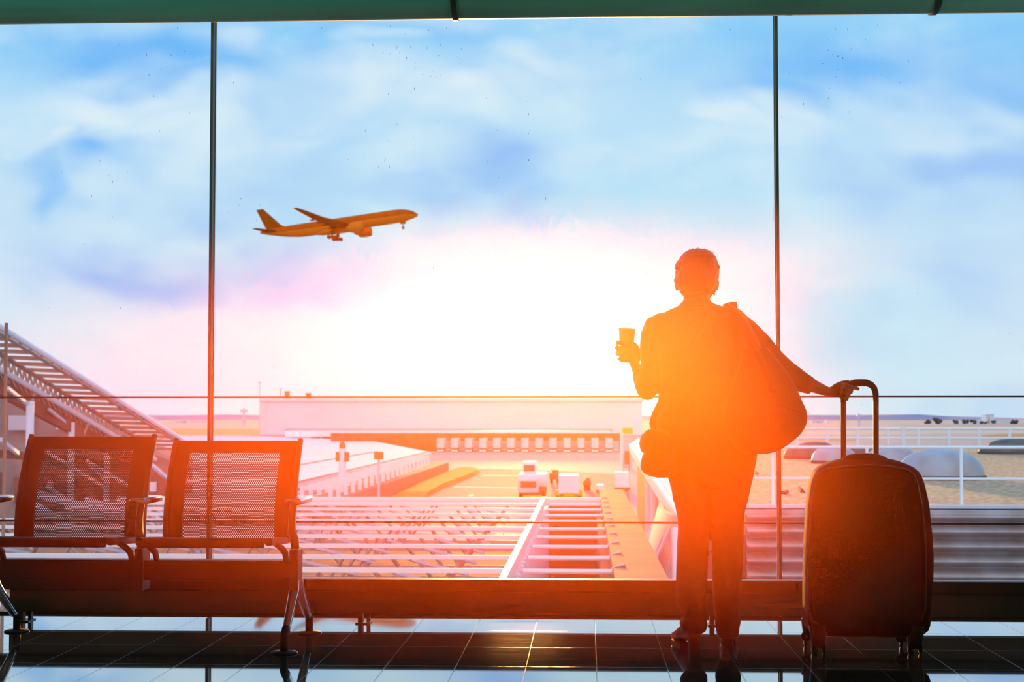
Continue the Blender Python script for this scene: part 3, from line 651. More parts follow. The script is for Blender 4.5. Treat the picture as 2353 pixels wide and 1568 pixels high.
    root.matrix_world = Matrix.Translation(at(779, 517, 728)) @ Rz @ Ry @ Rx @ Matrix.Scale(1.02, 4)
    return root
aircraft()

# ================================================================ AIRFIELD
GZ = -7.0
def bump_box(name, m, a, b, **k): return MB().box(a, b).build(name, m, **k)
g = MB(); g.box((-2600, 12, GZ - 1), (2600, 4200, GZ)); struct(g.build('ground', 'tarmac'))
def patch(name, m, pts, dz, z=GZ, label=None, kind=None):
    o = MB(); q = [gz(px, py, z) for px, py in pts]; lo = [Vector((p.x, p.y, z - .2)) for p in q]
    o.prism(lo, (0, 0, .2 + dz)); r = o.build(name, m)
    r['kind'] = 'structure'
    return r
patch('road', 'asphalt', [(860, 1160), (1090, 1078), (1210, 1080), (1440, 1092), (1450, 1170)], .02)
patch('road_marking', 'line', [(1112, 1093), (1200, 1094), (1200, 1095.2), (1106, 1094.6)], .035)
patch('road_marking', 'line', [(1045, 1119), (1196, 1122), (1196, 1123.6), (1040, 1120.6)], .035)
patch('road_marking', 'line', [(1075, 1139), (1086, 1137), (1090, 1140), (1079, 1142)], .035)
patch('apron', 'conc', [(700, 1048), (1460, 1044), (1470, 1090), (1120, 1077), (900, 1100), (700, 1100)], .01)
patch('field', 'dry', [(380, 985), (600, 987), (600, 999), (395, 999)], .02)
patch('field', 'dry', [(1835, 980.5), (1955, 981), (1955, 983.5), (1850, 984)], .02)
patch('field', 'green', [(2130, 984.5), (2353, 982.5), (2500, 983), (2500, 988), (2353, 988), (2150, 986.5)], .02)
patch('field', 'green', [(2245, 1003), (2300, 998), (2500, 996), (2500, 1012), (2353, 1009)], .02)
patch('field', 'dry', [(1840, 1008), (1960, 1007), (1972, 1011), (1955, 1015), (1830, 1014)], .02)
patch('field', 'dry', [(2060, 978.5), (2353, 977), (2500, 978), (2353, 980), (2100, 980.5)], .02)
patch('apron', 'conc', [(1790, 992), (2500, 990), (2500, 994), (1790, 1001)], .015)
# grass verge by the road
gp = [gz(px, py, GZ) for px, py in ((886, 1152), (968, 1112), (1020, 1091), (1056, 1078.5), (1082, 1076.5), (1101, 1079), (1105, 1085), (1096, 1092), (1060, 1107), (1010, 1127), (968, 1152))]
vb = MB(); n = len(gp); cen = sum(gp, Vector()) / n
vs = [p + Vector((0, 0, .02)) for p in gp] + [cen + (p - cen) * .82 + Vector((0, 0, .45)) for p in gp] + [p + Vector((0, 0, -.3)) for p in gp]
vb.add(vs, [tuple(range(n, 2 * n))] + [(i, (i + 1) % n, n + (i + 1) % n, n + i) for i in range(n)] + [(i, 2 * n + i, 2 * n + (i + 1) % n, (i + 1) % n) for i in range(n)])
tag(vb.build('grass', 'grass'), 'yellow grass verge curving beside the airport road', 'grass', kind='stuff')
# hills and far town
hb_ = MB(); top = [(-300, 952), (0, 952), (380, 955), (520, 953), (600, 956), (900, 958), (1400, 957), (1850, 954), (1990, 954.5), (2110, 952.5), (2180, 957), (2260, 959), (2353, 962), (2700, 968)]
for i in range(len(top) - 1):
    a = at(top[i][0], top[i][1], 2900); c = at(top[i + 1][0], top[i + 1][1], 2900)
    hb_.hexa([Vector((a.x, 2700, GZ)), Vector((c.x, 2700, GZ)), Vector((c.x, 3600, GZ)), Vector((a.x, 3600, GZ)), Vector((a.x, 2900, a.z)), Vector((c.x, 2900, c.z)), Vector((c.x, 3300, c.z)), Vector((a.x, 3300, a.z))])
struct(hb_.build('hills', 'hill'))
tw = [(1905, 972, 6, 9), (1886, 975, 10, 4), (1872, 976, 14, 3), (2312, 976, 16, 6), (2250, 981, 22, 3), (410, 978, 16, 5), (450, 976, 30, 6), (2280, 956, 8, 6), (2268, 957, 5, 5)]
for i, (px, py, w, h) in enumerate(tw):
    a = at(px - w / 2, py + 3, 1650); c = at(px + w / 2, py - h + 3, 1650)
    o = MB(); o.box((a.x, 1650, GZ), (c.x, 1670, max(c.z, GZ + 2))); o.box((a.x - .3, 1649.5, max(c.z, GZ + 2)), (c.x + .3, 1670.5, max(c.z, GZ + 2) + .4))
    lab = ['tiny white tower block far off just left of the tall handle tubes', 'tiny low white building far off behind the right hip', 'lowest tiny white shed far off behind the right hip', 'white domed hall far off near the right edge', 'long pale shed far off above the grass strip', 'pale shed far off beside the end of the canopy', 'long pale hall far off left of the glass joint', 'pale tower rising above the far hills', 'smaller pale tower left of the tower above the far hills'][i]
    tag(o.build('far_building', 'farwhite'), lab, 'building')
for i, px in enumerate((2133, 2156, 2196, 2218, 2237, 2256, 2266, 2282, 2330)):
    c = at(px, 978, 1500); r0 = [2.4, 3.2, 2.1, 2.4, 2.2, 1.5, 1.4, 2.0, 2.6][i]; o = MB()
    for k in range(7): o.ell((c.x + R.uniform(-r0, r0), 1500 + R.uniform(-2, 2), GZ + r0 * .6 + R.uniform(-.5, r0 * .7)), (r0 * .7, r0 * .7, r0 * .6), 8, 6)
    t_ = empty('tree', (c.x, 1500, GZ), 'small dark round tree on the far edge of the airfield', 'tree', 'trees along the far edge of the airfield')
    o.build('crown', 'treedk', t_); q = MB(); q.tube([(c.x, 1500, GZ), (c.x, 1500, GZ + r0)], .4, 6); q.build('trunk', 'treedk', t_)
# lattice masts
def mast(px, py0, py1, Y, w, lab, name='mast'):
    a = at(px, py1, Y); c = at(px, py0, Y); o = MB(); o.tube([Vector((a.x, Y, min(a.z, c.z - 1))), Vector((a.x, Y, c.z))], [w, w * .5], 6); o.box((a.x - w * 2, Y - w, c.z - w * 3), (a.x + w * 2, Y + w, c.z - w))
    tag(o.build(name, 'white2'), lab, 'mast')
mast(596, 877, 1000, 560, .22, 'thin pale mast standing left of the big hangar')
mast(926, 875, 915, 660, .12, 'thin pale aerial above the middle of the hangar roof')
mast(1974, 950, 985, 900, .6, 'thin lattice mast seen between the two handle tubes')
mast(560, 938, 985, 1200, 1.2, 'stubby pale mast far off beyond the gap before the hangar')
# hangar
Y0 = 650; a = at(600, 1001, Y0); c = at(1475, 917, Y0)
hg = empty('hangar', ((a.x + c.x) / 2, Y0, GZ), 'very large plain pale box shaped hangar beyond the airport road', 'building')
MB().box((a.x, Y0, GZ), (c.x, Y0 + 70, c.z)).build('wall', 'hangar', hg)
MB().box((a.x - .8, Y0 - .8, c.z - 1.0), (c.x + .8, Y0 + 71, c.z + .3)).build('roof_edge', 'roofwhite', hg)
MB().box((a.x - .3, Y0 - .3, GZ), (a.x + 2.2, Y0 + 3, c.z - 1)).build('corner_post', 'roofwhite', hg)
MB().box((a.x + 10, Y0 - .5, GZ + 1.6), (c.x - 12, Y0, GZ + 2.6)).build('base_band', 'hangar_side', hg)
for px, w, h, lab in ((659, 10, 12, 'small orange rooftop unit on the left end of the hangar roof'), (708, 11, 8, 'lower orange rooftop unit to the right on the hangar roof')):
    a2 = at(px - w / 2, 912, 655); c2 = at(px + w / 2, 912 - h, 655)
    u = empty('rooftop_unit', ((a2.x + c2.x) / 2, 655, c.z + .3), lab, 'vent')
    MB().box((a2.x, 655, c.z + .3), (c2.x, 657, c2.z)).build('housing', 'orangelamp', u); MB().box((a2.x - .2, 654.8, c2.z), (c2.x + .2, 657.2, c2.z + .25)).build('hood', 'white2', u)
a2 = at(644, 912, 655); c2 = at(644, 893, 655)
MBp = MB().tube([Vector((a2.x, 655, c.z + .3)), Vector((a2.x, 655, c2.z)), Vector((a2.x + 1, 655, c2.z))], .18, 6)
tag(MBp.build('roof_lamp', 'steel_br'), 'small bent lamp post at the left end of the hangar roof', 'lamp')
# long low canopy in front of hangar and the row of parked containers
Y1 = 400; a = at(655, 1004, Y1); c = at(1402, 991, Y1)
lo = empty('loading_canopy', ((a.x + c.x) / 2, Y1, GZ), 'long low white canopy running along in front of the hangar', 'canopy')
MB().box((a.x, Y1, a.z), (c.x, Y1 + 12, c.z)).build('roof_slab', 'white', lo)
MB().box((a.x + 6, Y1 + 3, GZ), (c.x - 1, Y1 + 11, a.z)).build('back_wall', 'brown2', lo)
for i in range(16):
    x = a.x + 4 + (c.x - a.x - 6) * i / 15; MB().box((x - .15, Y1 + .5, GZ), (x + .15, Y1 + .8, a.z)).build('post', 'white2', lo)
protoT = None
k = 0
for i in range(27):
    px = 1012 + i * 16.15
    if px > 1424: break
    tall = (i % 2 == 0); Yc = 343 if tall else 350
    a = at(px - (8.2 if tall else 7), 1040, Yc); c = at(px + (8.2 if tall else 7), 1008 if tall else 1014, Yc)
    o = empty('trailer' if tall else 'cargo_container', ((a.x + c.x) / 2, Yc, GZ), 'tall white trailer end in the row parked before the loading canopy' if tall else 'lower grey white container between two trailers in the row', 'trailer' if tall else 'container', 'parked trailers before the loading canopy' if tall else 'containers between the parked trailers')
    MB().box((a.x, Yc, GZ + (.9 if tall else .3)), (c.x, Yc + 6, c.z)).build('box', 'container' if tall else 'container2', o)
    MB().box((a.x + .1, Yc + .3, GZ), (c.x - .1, Yc + 5, GZ + (.9 if tall else .3))).build('chassis', 'brown2', o)
    MB().box((a.x + .05, Yc - .08, GZ + .15), (c.x - .05, Yc, GZ + .55)).build('bumper', 'white', o)
struct(bump_box('trim_7', 'facade', (at(760, 1046, 352).x, 352, GZ), (at(1430, 1046, 352).x, 353, GZ + 4.0)))
# flat white roof building on the left
RZ = -4.8
fb = empty('flat_roof_building', gz(800, 1080, RZ) + Vector((0, 0, GZ - RZ)), 'long low building with a flat pale roof left of the airport road', 'building')
pts = [(560, 1145), (640, 1124), (690, 1108), (820, 1080), (992, 1040), (848, 1012), (600, 1003), (392, 1002), (300, 1040), (300, 1130)]
q = [gz(px, py, RZ) for px, py in pts]
MB().prism([Vector((p.x, p.y, RZ - .5)) for p in q], (0, 0, .5)).build('roof', 'roofwhite', fb)
cen = sum(q, Vector()) / len(q)
MB().prism([Vector((cen.x + (p.x - cen.x) * .97, cen.y + (p.y - cen.y) * .97, GZ)) for p in q], (0, 0, RZ - .5 - GZ)).build('wall', 'facade', fb)
b = MB()
for i in range(60):
    p = q[1].lerp(q[4], i / 60) + Vector((-.6, 0, 0)); b.box((p.x - .12, p.y - .5, RZ), (p.x + .12, p.y + .5, RZ + .12))
    p = q[1].lerp(q[4], i / 60) + Vector((-9, 5, 0)); b.box((p.x - .12, p.y - .5, RZ), (p.x + .12, p.y + .5, RZ + .12))
b.build('roof_studs', 'steel_br', fb)
e0 = q[1] + Vector((-.5, 0, -.9)); e1 = q[4] + Vector((-1.2, 0, -.9))
b = MB(); b.bar(e0 + Vector((.4, 0, 0)), e1 + Vector((.4, 0, 0)), .5, .5); b.build('gutter', 'white2', fb)
b = MB(); b.bar(e0 + Vector((1.5, 0, -.9)), e1 + Vector((1.5, 0, -.9)), .5, .3); b.build('ledge', 'wallpink', fb)
# white steel frames in a row
n = 20; f0 = at(764, 1127, 122); f1 = at(986, 1055, 196); proto = None
for i in range(n):
    u = i / (n - 1); p = f0.lerp(f1, u)
    if proto is None:
        proto = empty('steel_gantry', p, 'white bent steel frame in the row beside the long flat roof', 'frame', 'white steel frames in a row')
        b = MB(); b.box((p.x - 2.5, p.y - .14, p.z + .02), (p.x, p.y + .14, p.z + .32)); b.build('beam', 'white', proto)
        b = MB(); b.box((p.x - .3, p.y - .14, -5.598), (p.x, p.y + .14, p.z + .02)); b.build('leg', 'white', proto)
        b = MB(); b.box((p.x - 2.5, p.y - .14, -5.598), (p.x - 2.2, p.y + .14, p.z + .02)); b.build('leg', 'white', proto)
    else:
        c_ = copy_tree(proto); c_.location = p
# retaining wall along the verge
tag(MB().box((-22.6, 117, GZ), (-19.12, 222, -5.6)).build('retaining_wall', 'wallpink'), 'long salmon coloured retaining wall beside the yellow grass verge', 'wall')
# posts
def lamp_post(px, y0, y1, Y, r, lab, big):
    a = at(px, y1, Y); c = at(px, y0, Y); o = empty('light_post', (a.x, Y, GZ), lab, 'post')
    MB().tube([(a.x, Y, -5.597 if big else GZ), (a.x, Y, c.z - .6)], r, 16).build('column', 'panelwhite' if big else 'white2', o, smooth=True)
    if big:
        for s in (-1, 1): MB().box((a.x + s * r * 1.15 - .16, Y - .3, c.z - 1.7), (a.x + s * r * 1.15 + .16, Y + .3, c.z - .9)).build('lamp', 'orangelamp', o)
        MB().lathe((a.x, Y, c.z - .6), [(r * .8, 0), (r * .8, .35), (r * .4, .6), (.02, .6)], 16).build('head', 'orangelamp', o, smooth=True)
    else: MB().box((a.x - .35, Y - .3, c.z - .6), (a.x + .35, Y + .3, c.z)).build('head', 'orangelamp', o)
lamp_post(786.5, 1015, 1112, 135.6, .33, 'thick white light column with small orange lamps standing among the steel frames', True)
lamp_post(870, 1039, 1145, 128, .10, 'thin grey lamp post between the steel frames and the grass verge', False)
# vehicles
def wheelpart(c, r, w, par, m='rubber', ax=Vector((1, 0, 0))):
    MB().lathe(Vector(c) - ax * w / 2, [(.05, 0), (r * .75, 0), (r, w * .15), (r, w * .85), (r * .75, w), (.05, w)], 16, ax).build('wheel', m, par, smooth=True)
def truck(x0, x1, y0, y1, lab, cat, kind, name):
    base = gz((x0 + x1) / 2, y1, GZ); Y = base.y; a = at(x0, y1, Y); c = at(x1, y0, Y); W = c.x - a.x; H = c.z - GZ; xm = (a.x + c.x) / 2
    o = empty(name, (xm, Y, GZ), lab, cat)
    if kind == 'truck':
        MB().box((a.x, Y + 2.5, GZ + 1.0), (c.x, Y + 7.5, GZ + H * .66)).build('cargo_body', 'white', o, bevel=.08)
        MB().box((a.x + W * .0, Y, GZ + .5), (c.x - W * .25, Y + 2.3, GZ + H * .55)).build('cab', 'container', o, bevel=.15)
        MB().box((a.x + W * .1, Y - .03, GZ + H * .3), (c.x - W * .35, Y + .1, GZ + H * .48)).build('windscreen', 'windowdk', o)
        MB().box((a.x + .1, Y + .3, GZ + .3), (c.x - .1, Y + 7.4, GZ + 1.0)).build('chassis', 'brown', o)
        MB().box((a.x + W * .1, Y + 4, GZ + H * .66), (a.x + W * .62, Y + 6, GZ + H)).build('lift_cab', 'white', o, bevel=.1)
        MB().box((a.x + W * .16, Y + 3.95, GZ + H * .72), (a.x + W * .56, Y + 4.1, GZ + H * .9)).build('lift_window', 'windowdk', o)
    elif kind == 'box':
        MB().box((a.x + W * .12, Y, GZ + H * .25), (c.x - W * .12, Y + 5, c.z)).build('cargo_body', 'panelwhite', o, bevel=.06)
        MB().box((a.x, Y + .6, GZ + .25), (c.x, Y + 5, GZ + H * .27)).build('chassis', 'yellow', o)
        for s in (0, 1): MB().box((a.x + s * (W - .45), Y + .1, GZ + .4), (a.x + s * (W - .45) + .45, Y + .7, GZ + .95)).build('corner_buffer', 'yellow', o)
        MB().box((a.x + W * .3, Y - .02, GZ + .35), (c.x - W * .3, Y + .1, GZ + .7)).build('towbar', 'yellow', o)
    elif kind == 'crate':
        MB().box((a.x, Y, GZ + .4), (c.x, Y + 3, c.z)).build('cargo_body', 'white', o, bevel=.05)
        MB().box((a.x - .1, Y - .1, GZ + .15), (c.x + .1, Y + 3, GZ + .4)).build('chassis', 'brown', o)
    else:
        MB().box((a.x, Y, GZ + .5), (c.x, Y + 3, GZ + H * .75)).build('body', 'brown2', o, bevel=.1)
        MB().box((a.x + W * .2, Y + .6, GZ + H * .75), (c.x - W * .15, Y + 2.4, c.z)).build('cab', 'orangelamp', o, bevel=.1)
        MB().box((a.x + W * .1, Y - .05, GZ + H * .8), (a.x + W * .3, Y + .2, c.z + .2)).build('rail', 'white', o)
    r = .42
    for s in (0, 1):
        for yy in (.8, 3.0 if kind not in ('truck', 'box') else 4.4): wheelpart((a.x + .25 + s * (W - .5), Y + yy * .8, GZ + r), r, .35, o)
truck(1190, 1254, 1064, 1146, 'white airport lift truck with high cab parked on the road', 'truck', 'truck', 'truck')
truck(1276, 1338, 1093, 1150, 'white box trailer on a yellow base beside the lift truck', 'trailer', 'box', 'trailer')
truck(1262, 1286, 1080, 1112, 'small orange brown tug behind the white box trailer', 'tractor', 'tug', 'tug')
truck(1414, 1446, 1086, 1130, 'plain white crate trailer near the yellow topped hut', 'trailer', 'crate', 'trailer')
truck(1340, 1358, 1098, 1128, 'small brown cart just right of the yellow based trailer', 'cart', 'tug', 'cart')
truck(1372, 1388, 1115, 1136, 'low white dolly between the brown cart and the crate trailer', 'cart', 'crate', 'cart')
# gate hut with yellow top and white post
Yh = 240; a = at(1432, 1042, Yh); c = at(1452, 984, Yh)
o = empty('gate_hut', ((a.x + c.x) / 2, Yh, GZ), 'narrow pale hut with a bright yellow top panel near the covered walkway', 'hut')
MB().box((a.x, Yh, GZ), (c.x, Yh + 2, c.z - 1.4)).build('wall', 'container2', o)
MB().box((a.x - .1, Yh - .1, c.z - .9), (c.x + .1, Yh + 2, c.z)).build('top_panel', 'yellow', o)
MB().box((a.x + .2, Yh - .05, GZ + .6), (a.x + .9, Yh, GZ + 2.6)).build('door', 'brown2', o)
a = at(1428, 1080, 200); c = at(1428, 995, 200)
tag(MB().box((a.x - .15, 200, GZ), (a.x + .15, 200.3, c.z)).build('post', 'white'), 'plain white upright post left of the yellow topped hut', 'post')
# tall brown rack next to it
a = at(1433, 1105, 185); c = at(1446, 1045, 185); o = MB()
for x in (a.x, c.x): o.box((x - .04, 185, GZ), (x + .04, 185.1, c.z))
for i in range(5): z = GZ + (c.z - GZ) * (i + 1) / 5; o.box((a.x, 185, z - .06), (c.x, 185.1, z))
tag(o.build('ladder', 'orangelamp'), 'narrow orange ladder rack below the yellow topped hut', 'ladder')
# ================================================================ STEEL ROOF GRID
HZt = -.645
tr = empty('steel_roof_grid', (-6, 22, HZt - 1.1), 'open grid of white steel roof bars over the low salmon deck outside', 'roof')
xe = -.81; xw = -9.0
ys = [(.002825 + (k) * .000262) * 1.6 * 3650 for k in range(-2, 10)]
for Yk in ys:
    b = MB(); b.box((xw, Yk - .028, HZt - .03), (xe, Yk + .028, HZt + .018)); b.build('bar', 'white', tr)
    b = MB(); x = xw; i = 0
    b.box((xw, Yk + .3, HZt - .62), (xe - .1, Yk + .36, HZt - .56))
    while x < xe - .9:
        b.bar((x, Yk + .03, HZt - .02), (x + .40, Yk + .32, HZt - .58), .035, .035)
        b.bar((x + .40, Yk + .32, HZt - .58), (x + .80, Yk + .03, HZt - .02), .03, .03); x += 1.36
    b.build('web_bars', 'bridgetan', tr)
for Y0_, Y1_ in zip(ys[:-1], ys[1:]):
    b = MB(); x = xw + .2
    while x < xe - .3:
        b.bar((x, Y0_ + .03, HZt - .03), (x + .55, Y1_ - .03, HZt - .35), .04, .04); x += 1.36
    b.build('diagonal_brace', 'white2', tr)
b = MB(); b.box((xe - .02, ys[0] - 1, HZt - .10), (xe + .05, ys[-1] + .1, HZt + .05)); b.build('edge_beam', 'white', tr)
b = MB(); b.box((xw, ys[-1] - .02, HZt - .12), (.30, ys[-1] + .10, HZt + .04)); b.build('end_beam', 'white', tr)
for i, Yk in enumerate(ys):
    b = MB(); b.tube([(xe + .16, Yk, HZt - .01), (.27, Yk, HZt - .01)], .026, 8); b.build('cross_tube', 'white', tr, smooth=True)
    b = MB(); b.bar((.27, Yk, HZt), (.40, Yk + .28, HZt + .02), .02, .06); b.build('bracket', 'bridgewhite', tr)
struct(MB().box((xw - 2, 14.0, GZ), (xe - .02, ys[-1] + .4, HZt - 1.0)).build('roof_deck', 'deck'))
b = MB()
for i in range(70):
    y = 14.3 + i * .24; b.box((xe + .0, y, -4.5), (xe + .06 + (.03 if i % 2 else 0), y + .2, HZt - .14))
struct(b.build('light_well_cladding', 'panelwhite'))
struct(MB().box((xe, 13.9, -4.6), (.28, 33, -4.5)).build('light_well_floor', 'brown'))
struct(MB().box((xe, 33.0, -4.5), (.28, 33.3, HZt - .14)).build('light_well_end', 'well'))
struct(MB().box((.20, 13.9, -4.5), (.28, 33.5, HZt - .3)).build('light_well_side', 'facade'))
b = MB(); b.box((.28, 13.0, GZ), (.76, 33.8, HZt + .0)); struct(b.build('parapet', 'brown2'))
struct(MB().box((.28, 12.98, HZt), (.79, 33.9, HZt + .03)).build('parapet_coping', 'brown2'))
# ================================================================ COVERED WALKWAY
wk = empty('covered_walkway', at(1470, 1100, 55) + Vector((1, 0, -3)), 'white ribbed covered walkway on round columns running down behind the person', 'walkway')
fa = at(1446, 1024, 75); na = at(1557, 1190, 32)
Wd = .85
def wpt(u, side, dz=0): p = fa.lerp(na, u); return p + Vector((Wd * side, 0, dz))
b = MB(); rg = []
for i in range(13):
    u = i / 12; rg.append([wpt(u, 0, -.28), wpt(u, 1, -.28), wpt(u, 1, .02), wpt(u, .5, .30), wpt(u, 0, .02)])
b.loft(rg); b.build('roof', 'bridgewhite', wk)
b = MB()
for j in range(9):
    s = j / 8; h = .02 + .28 * (1 - abs(s - .5) * 2); b.bar(wpt(0, s, h + .03), wpt(1, s, h + .03), .05, .06)
b.build('roof_ribs', 'white', wk)
for i, (px, y0, y1) in enumerate(((1478, 1088, 1242), (1489, 1103, 1258), (1507, 1120, 1212), (1522, 1140, 1182))):
    Yc = fa.lerp(na, (px - 1446) / 111).y * 1.0; u = 0
    # depth of the edge line at this pixel
    for _ in range(30):
        p = fa.lerp(na, u); d = p - CAM; x = 1176.5 + F * d.dot(rt) / d.dot(fw); u += (px - 2 - x) / 111 * .6
    p = fa.lerp(na, u); b = MB(); b.tube([(p.x + .25, p.y, GZ), (p.x + .25, p.y, p.z - .25)], .16, 14); b.build('column', 'bridgewhite', wk, smooth=True)
# curved tan skirt panel
c1 = [at(1524, 1150, 42), at(1511, 1190, 41), at(1500, 1235, 40), at(1494, 1262, 39.5), at(1500, 1280, 38.5)]
c2 = [at(1557, 1190, 32), at(1551, 1235, 31.4), at(1538, 1285, 30.8), at(1519, 1326, 30.4), at(1516, 1345, 30)]
b = MB(); rg = []
for i in range(9):
    u = i / 8; row = [p.lerp(q_, u) + Vector((-.25 * math.sin(math.pi * u), 0, 0)) for p, q_ in zip(c1, c2)]
    rg.append(row + [p + Vector((.12, .05, 0)) for p in reversed(row)])
b.loft(rg); b.build('curved_skirt', 'bridgetan', wk, smooth=True)
b = MB()
for j in range(1, 9):
    b.tube([c1[0].lerp(c2[0], j / 9) * 1.0, c1[2].lerp(c2[2], j / 9) + Vector((-.2, 0, 0)), c1[3].lerp(c2[3], j / 9) + Vector((-.12, 0, 0))], .035, 6)
b.build('skirt_ribs', 'white2', wk)
b = MB(); b.tube([at(1551, 1215, 30.5), at(1551, 1345, 30.0)], .085, 12); b.build('column', 'panelwhite', wk, smooth=True)
b = MB(); b.box((at(1560, 1300, 36).x, 36, -5), (at(1640, 1300, 36).x, 38, HZt - .8)); b.build('back_panel', 'white2', wk)
# ================================================================ GRAVEL ROOF
GR = -.75; YN = 29.5
x_l = 2.93
struct(MB().box((x_l, YN, GR - .5), (45, 92, GR)).build('gravel_roof', 'gravel'))
b = MB(); prof = []
z = GR - .06; N_ = 150; Hh = 2.7
for i in range(N_ + 1):
    zz = z - Hh * i / N_; prof.append((YN - .16 - .14 * math.sin(2 * math.pi * (z - zz) / .27), zz))
vs = []; fs = []
for y, zz in prof: vs += [(x_l, y, zz), (30, y, zz)]
for i in range(N_): fs.append((2 * i, 2 * i + 1, 2 * i + 3, 2 * i + 2))
b.add(vs, fs); struct(b.build('wall_corrugated', 'corr', smooth=True, solid=.01))
struct(MB().box((x_l - .05, YN - .30, GR - .10), (30, YN + .25, GR - .02)).build('trim_8', 'corr'))
struct(MB().box((x_l - .05, YN + .0, GR - .02), (30, YN + .2, GR + .06)).build('trim_9', 'white2'))
struct(MB().box((x_l, YN + .02, GZ), (45, 91, GR - .5)).build('wall_under_roof', 'facade'))
b = MB()
for (px, py, w, h) in ((2347, 1192, 12, 3), (2352, 1250, 9, 3), (2346, 1307, 10, 3), (1762, 1263, 7, 3), (1768, 1195, 6, 2), (1760, 1305, 7, 3)):
    p = at(px, py, YN - .19); b.ell((p.x, YN - .16, p.z), (w * .004, .01, h * .004), 8, 6)
struct(b.build('trim_10', 'steel_br'))
def railing(Yr, xa, xb, ptop, pmid, pbase, posts, r, lab, name):
    pt = at(1900, ptop, Yr).z; pm = at(1900, pmid, Yr).z; o = empty(name, (xa, Yr, GR), lab, 'railing')
    MB().tube([(xa, Yr, pt), (xb, Yr, pt)], r, 8).build('top_rail', 'white', o, smooth=True)
    MB().tube([(xa, Yr, pm), (xb, Yr, pm)], r * .8, 8).build('mid_rail', 'white', o, smooth=True)
    for px in posts:
        x = at(px, ptop, Yr).x
        if xa - .05 <= x <= xb: MB().tube([(x, Yr, GR), (x, Yr, pt)], r * 1.0, 8).build('post', 'white', o, smooth=True)
railing(YN + .35, x_l, 14.5, 1028, 1100, 1163, [1775, 1992, 2208, 2425], .030, 'near white tube railing along the front edge of the gravel roof', 'railing')
railing(85, at(1700, 1000, 85).x, 45, 985, 1007, 1028, [1830 + 70 * i for i in range(9)], .07, 'far white tube railing along the back edge of the gravel roof', 'railing')
def dome(px, pyb, w, h, m, lab, name='skylight_dome'):
    p = gz(px, pyb, GR); s = (p - CAM).dot(fw) / F; rw = w * s / 2; hh = h * s
    o = empty(name, (p.x, p.y + rw, GR), lab, 'skylight')
    MB().lathe((p.x, p.y + rw, GR), [(rw * 1.03, 0), (rw * 1.03, .10), (rw * .98, .12), (rw * .98, 0.02)], 40).build('kerb', 'gravelmark', o)
    prof = [(rw * math.cos(t) ** .8 if t < 1.57 else .01, .10 + hh * math.sin(t)) for t in [i * math.pi / 2 / 12 for i in range(13)]]
    MB().lathe((p.x, p.y + rw, GR), prof, 40).build('shell', m, o, smooth=True)
dome(2184, 1105, 204, 62, 'dome', 'largest pale rounded skylight dome on the gravel roof right of the suitcase')
dome(2062, 1078, 126, 47, 'dome', 'pale skylight dome just behind the handle and left of the largest dome')
dome(1925, 1067, 104, 36, 'dome', 'pale skylight dome showing left of the suitcase handle tubes')
dome(1850, 1056, 86, 26, 'dome_dk', 'dark low skylight dome beside the shoulder bag')
dome(1985, 1050, 76, 18, 'dome_dk', 'dark low skylight dome seen between the two handle tubes')
dome(2332, 1045, 132, 18, 'dome_dk', 'dark low skylight dome at the right edge above the rail')
dome(2352, 1034, 130, 20, 'dome_dk', 'farthest dark dome at the right edge beyond the rail')
dome(1880, 1037, 86, 16, 'dome_dk', 'farthest dark dome next to the shoulder bag')
p = gz(2076, 1030, GR); o = MB(); o.tube([(p.x, p.y, GR), (p.x, p.y, GR + 1.0)], .12, 10); o.tube([(p.x, p.y, GR + 1.0), (p.x, p.y, GR + 1.1)], .16, 10)
tag(o.build('vent_pipe', 'white'), 'short white vent pipe standing on the gravel roof above the rail', 'pipe')
for i, (px, py, w, h) in enumerate(((1741, 1092, 4, 16), (1846, 1133, 6, 22), (1802, 1136, 15, 8))):
    p = gz(px, py, GR); s = (p - CAM).dot(fw) / F; o = MB(); 
    o.tube([(p.x - w * s / 2, p.y, GR + .03), (p.x, p.y + .1, GR + .02), (p.x + w * s / 2, p.y + .9 * (h > 10), GR + .05)], .05, 6)
    tag(o.build('roof_debris', 'gravelmark'), ['dark scrap on the gravel roof beside the thigh', 'dark upright scrap on gravel just left of the suitcase', 'curved dark scrap on gravel right of the glass joint'][i], 'debris')
# ================================================================ LEFT HALL CANOPY
def lerp(a, b, t): return a + (b - a) * t
def edge(t, dx=0, dy=0): # t 0 at picture edge .. 1 at the far end; depth 80..104 m
    Y = 1 / lerp(1 / 78, 1 / 104, t) if False else None
    # straight line in space
    p0 = at(-60 + dx, 723 + dy * 1.05, 77); p1 = at(440 + dx, 1030 + dy * .65, 106)
    return p0.lerp(p1, t)
ca = empty('hall_canopy', edge(0) + Vector((0, 0, -6)), 'long sloping white and brown steel canopy of the hall on the left', 'canopy')
MB().tube([edge(0, 0, -8), edge(1, 0, -8)], .17, 10).build('edge_tube', 'panelwhite', ca, smooth=True)
MB().tube([edge(0, -2, 6), edge(1, -2, 6)], .10, 8).build('edge_beam', 'steel_br', ca, smooth=True)
nr = 24
for i in range(nr + 1):
    t = i / nr; a = edge(t, -2, 5); c = edge(t, -84, 2)
    a2 = edge(t, -2, 9); b = MB(); b.bar(a, c, .10, .18); b.bar(edge(t, 2, -12), edge(t, -2, 9), .12, .12); b.build('rib', 'steel_br', ca)
    if i < nr:
        t2 = (i + .55) / nr; t3 = (i + .12) / nr
        p = [edge(t3, -6, 4), edge(t2, -6, 4), edge(t2, -78, 0), edge(t3, -78, 0)]
        MB().prism(p, (0, .15, .08)).build('roof_panel', 'panelwhite', ca)
MB().tube([edge(0, -84, 3), edge(1, -84, 3)], .14, 8).build('upper_chord', 'steel_br', ca, smooth=True)
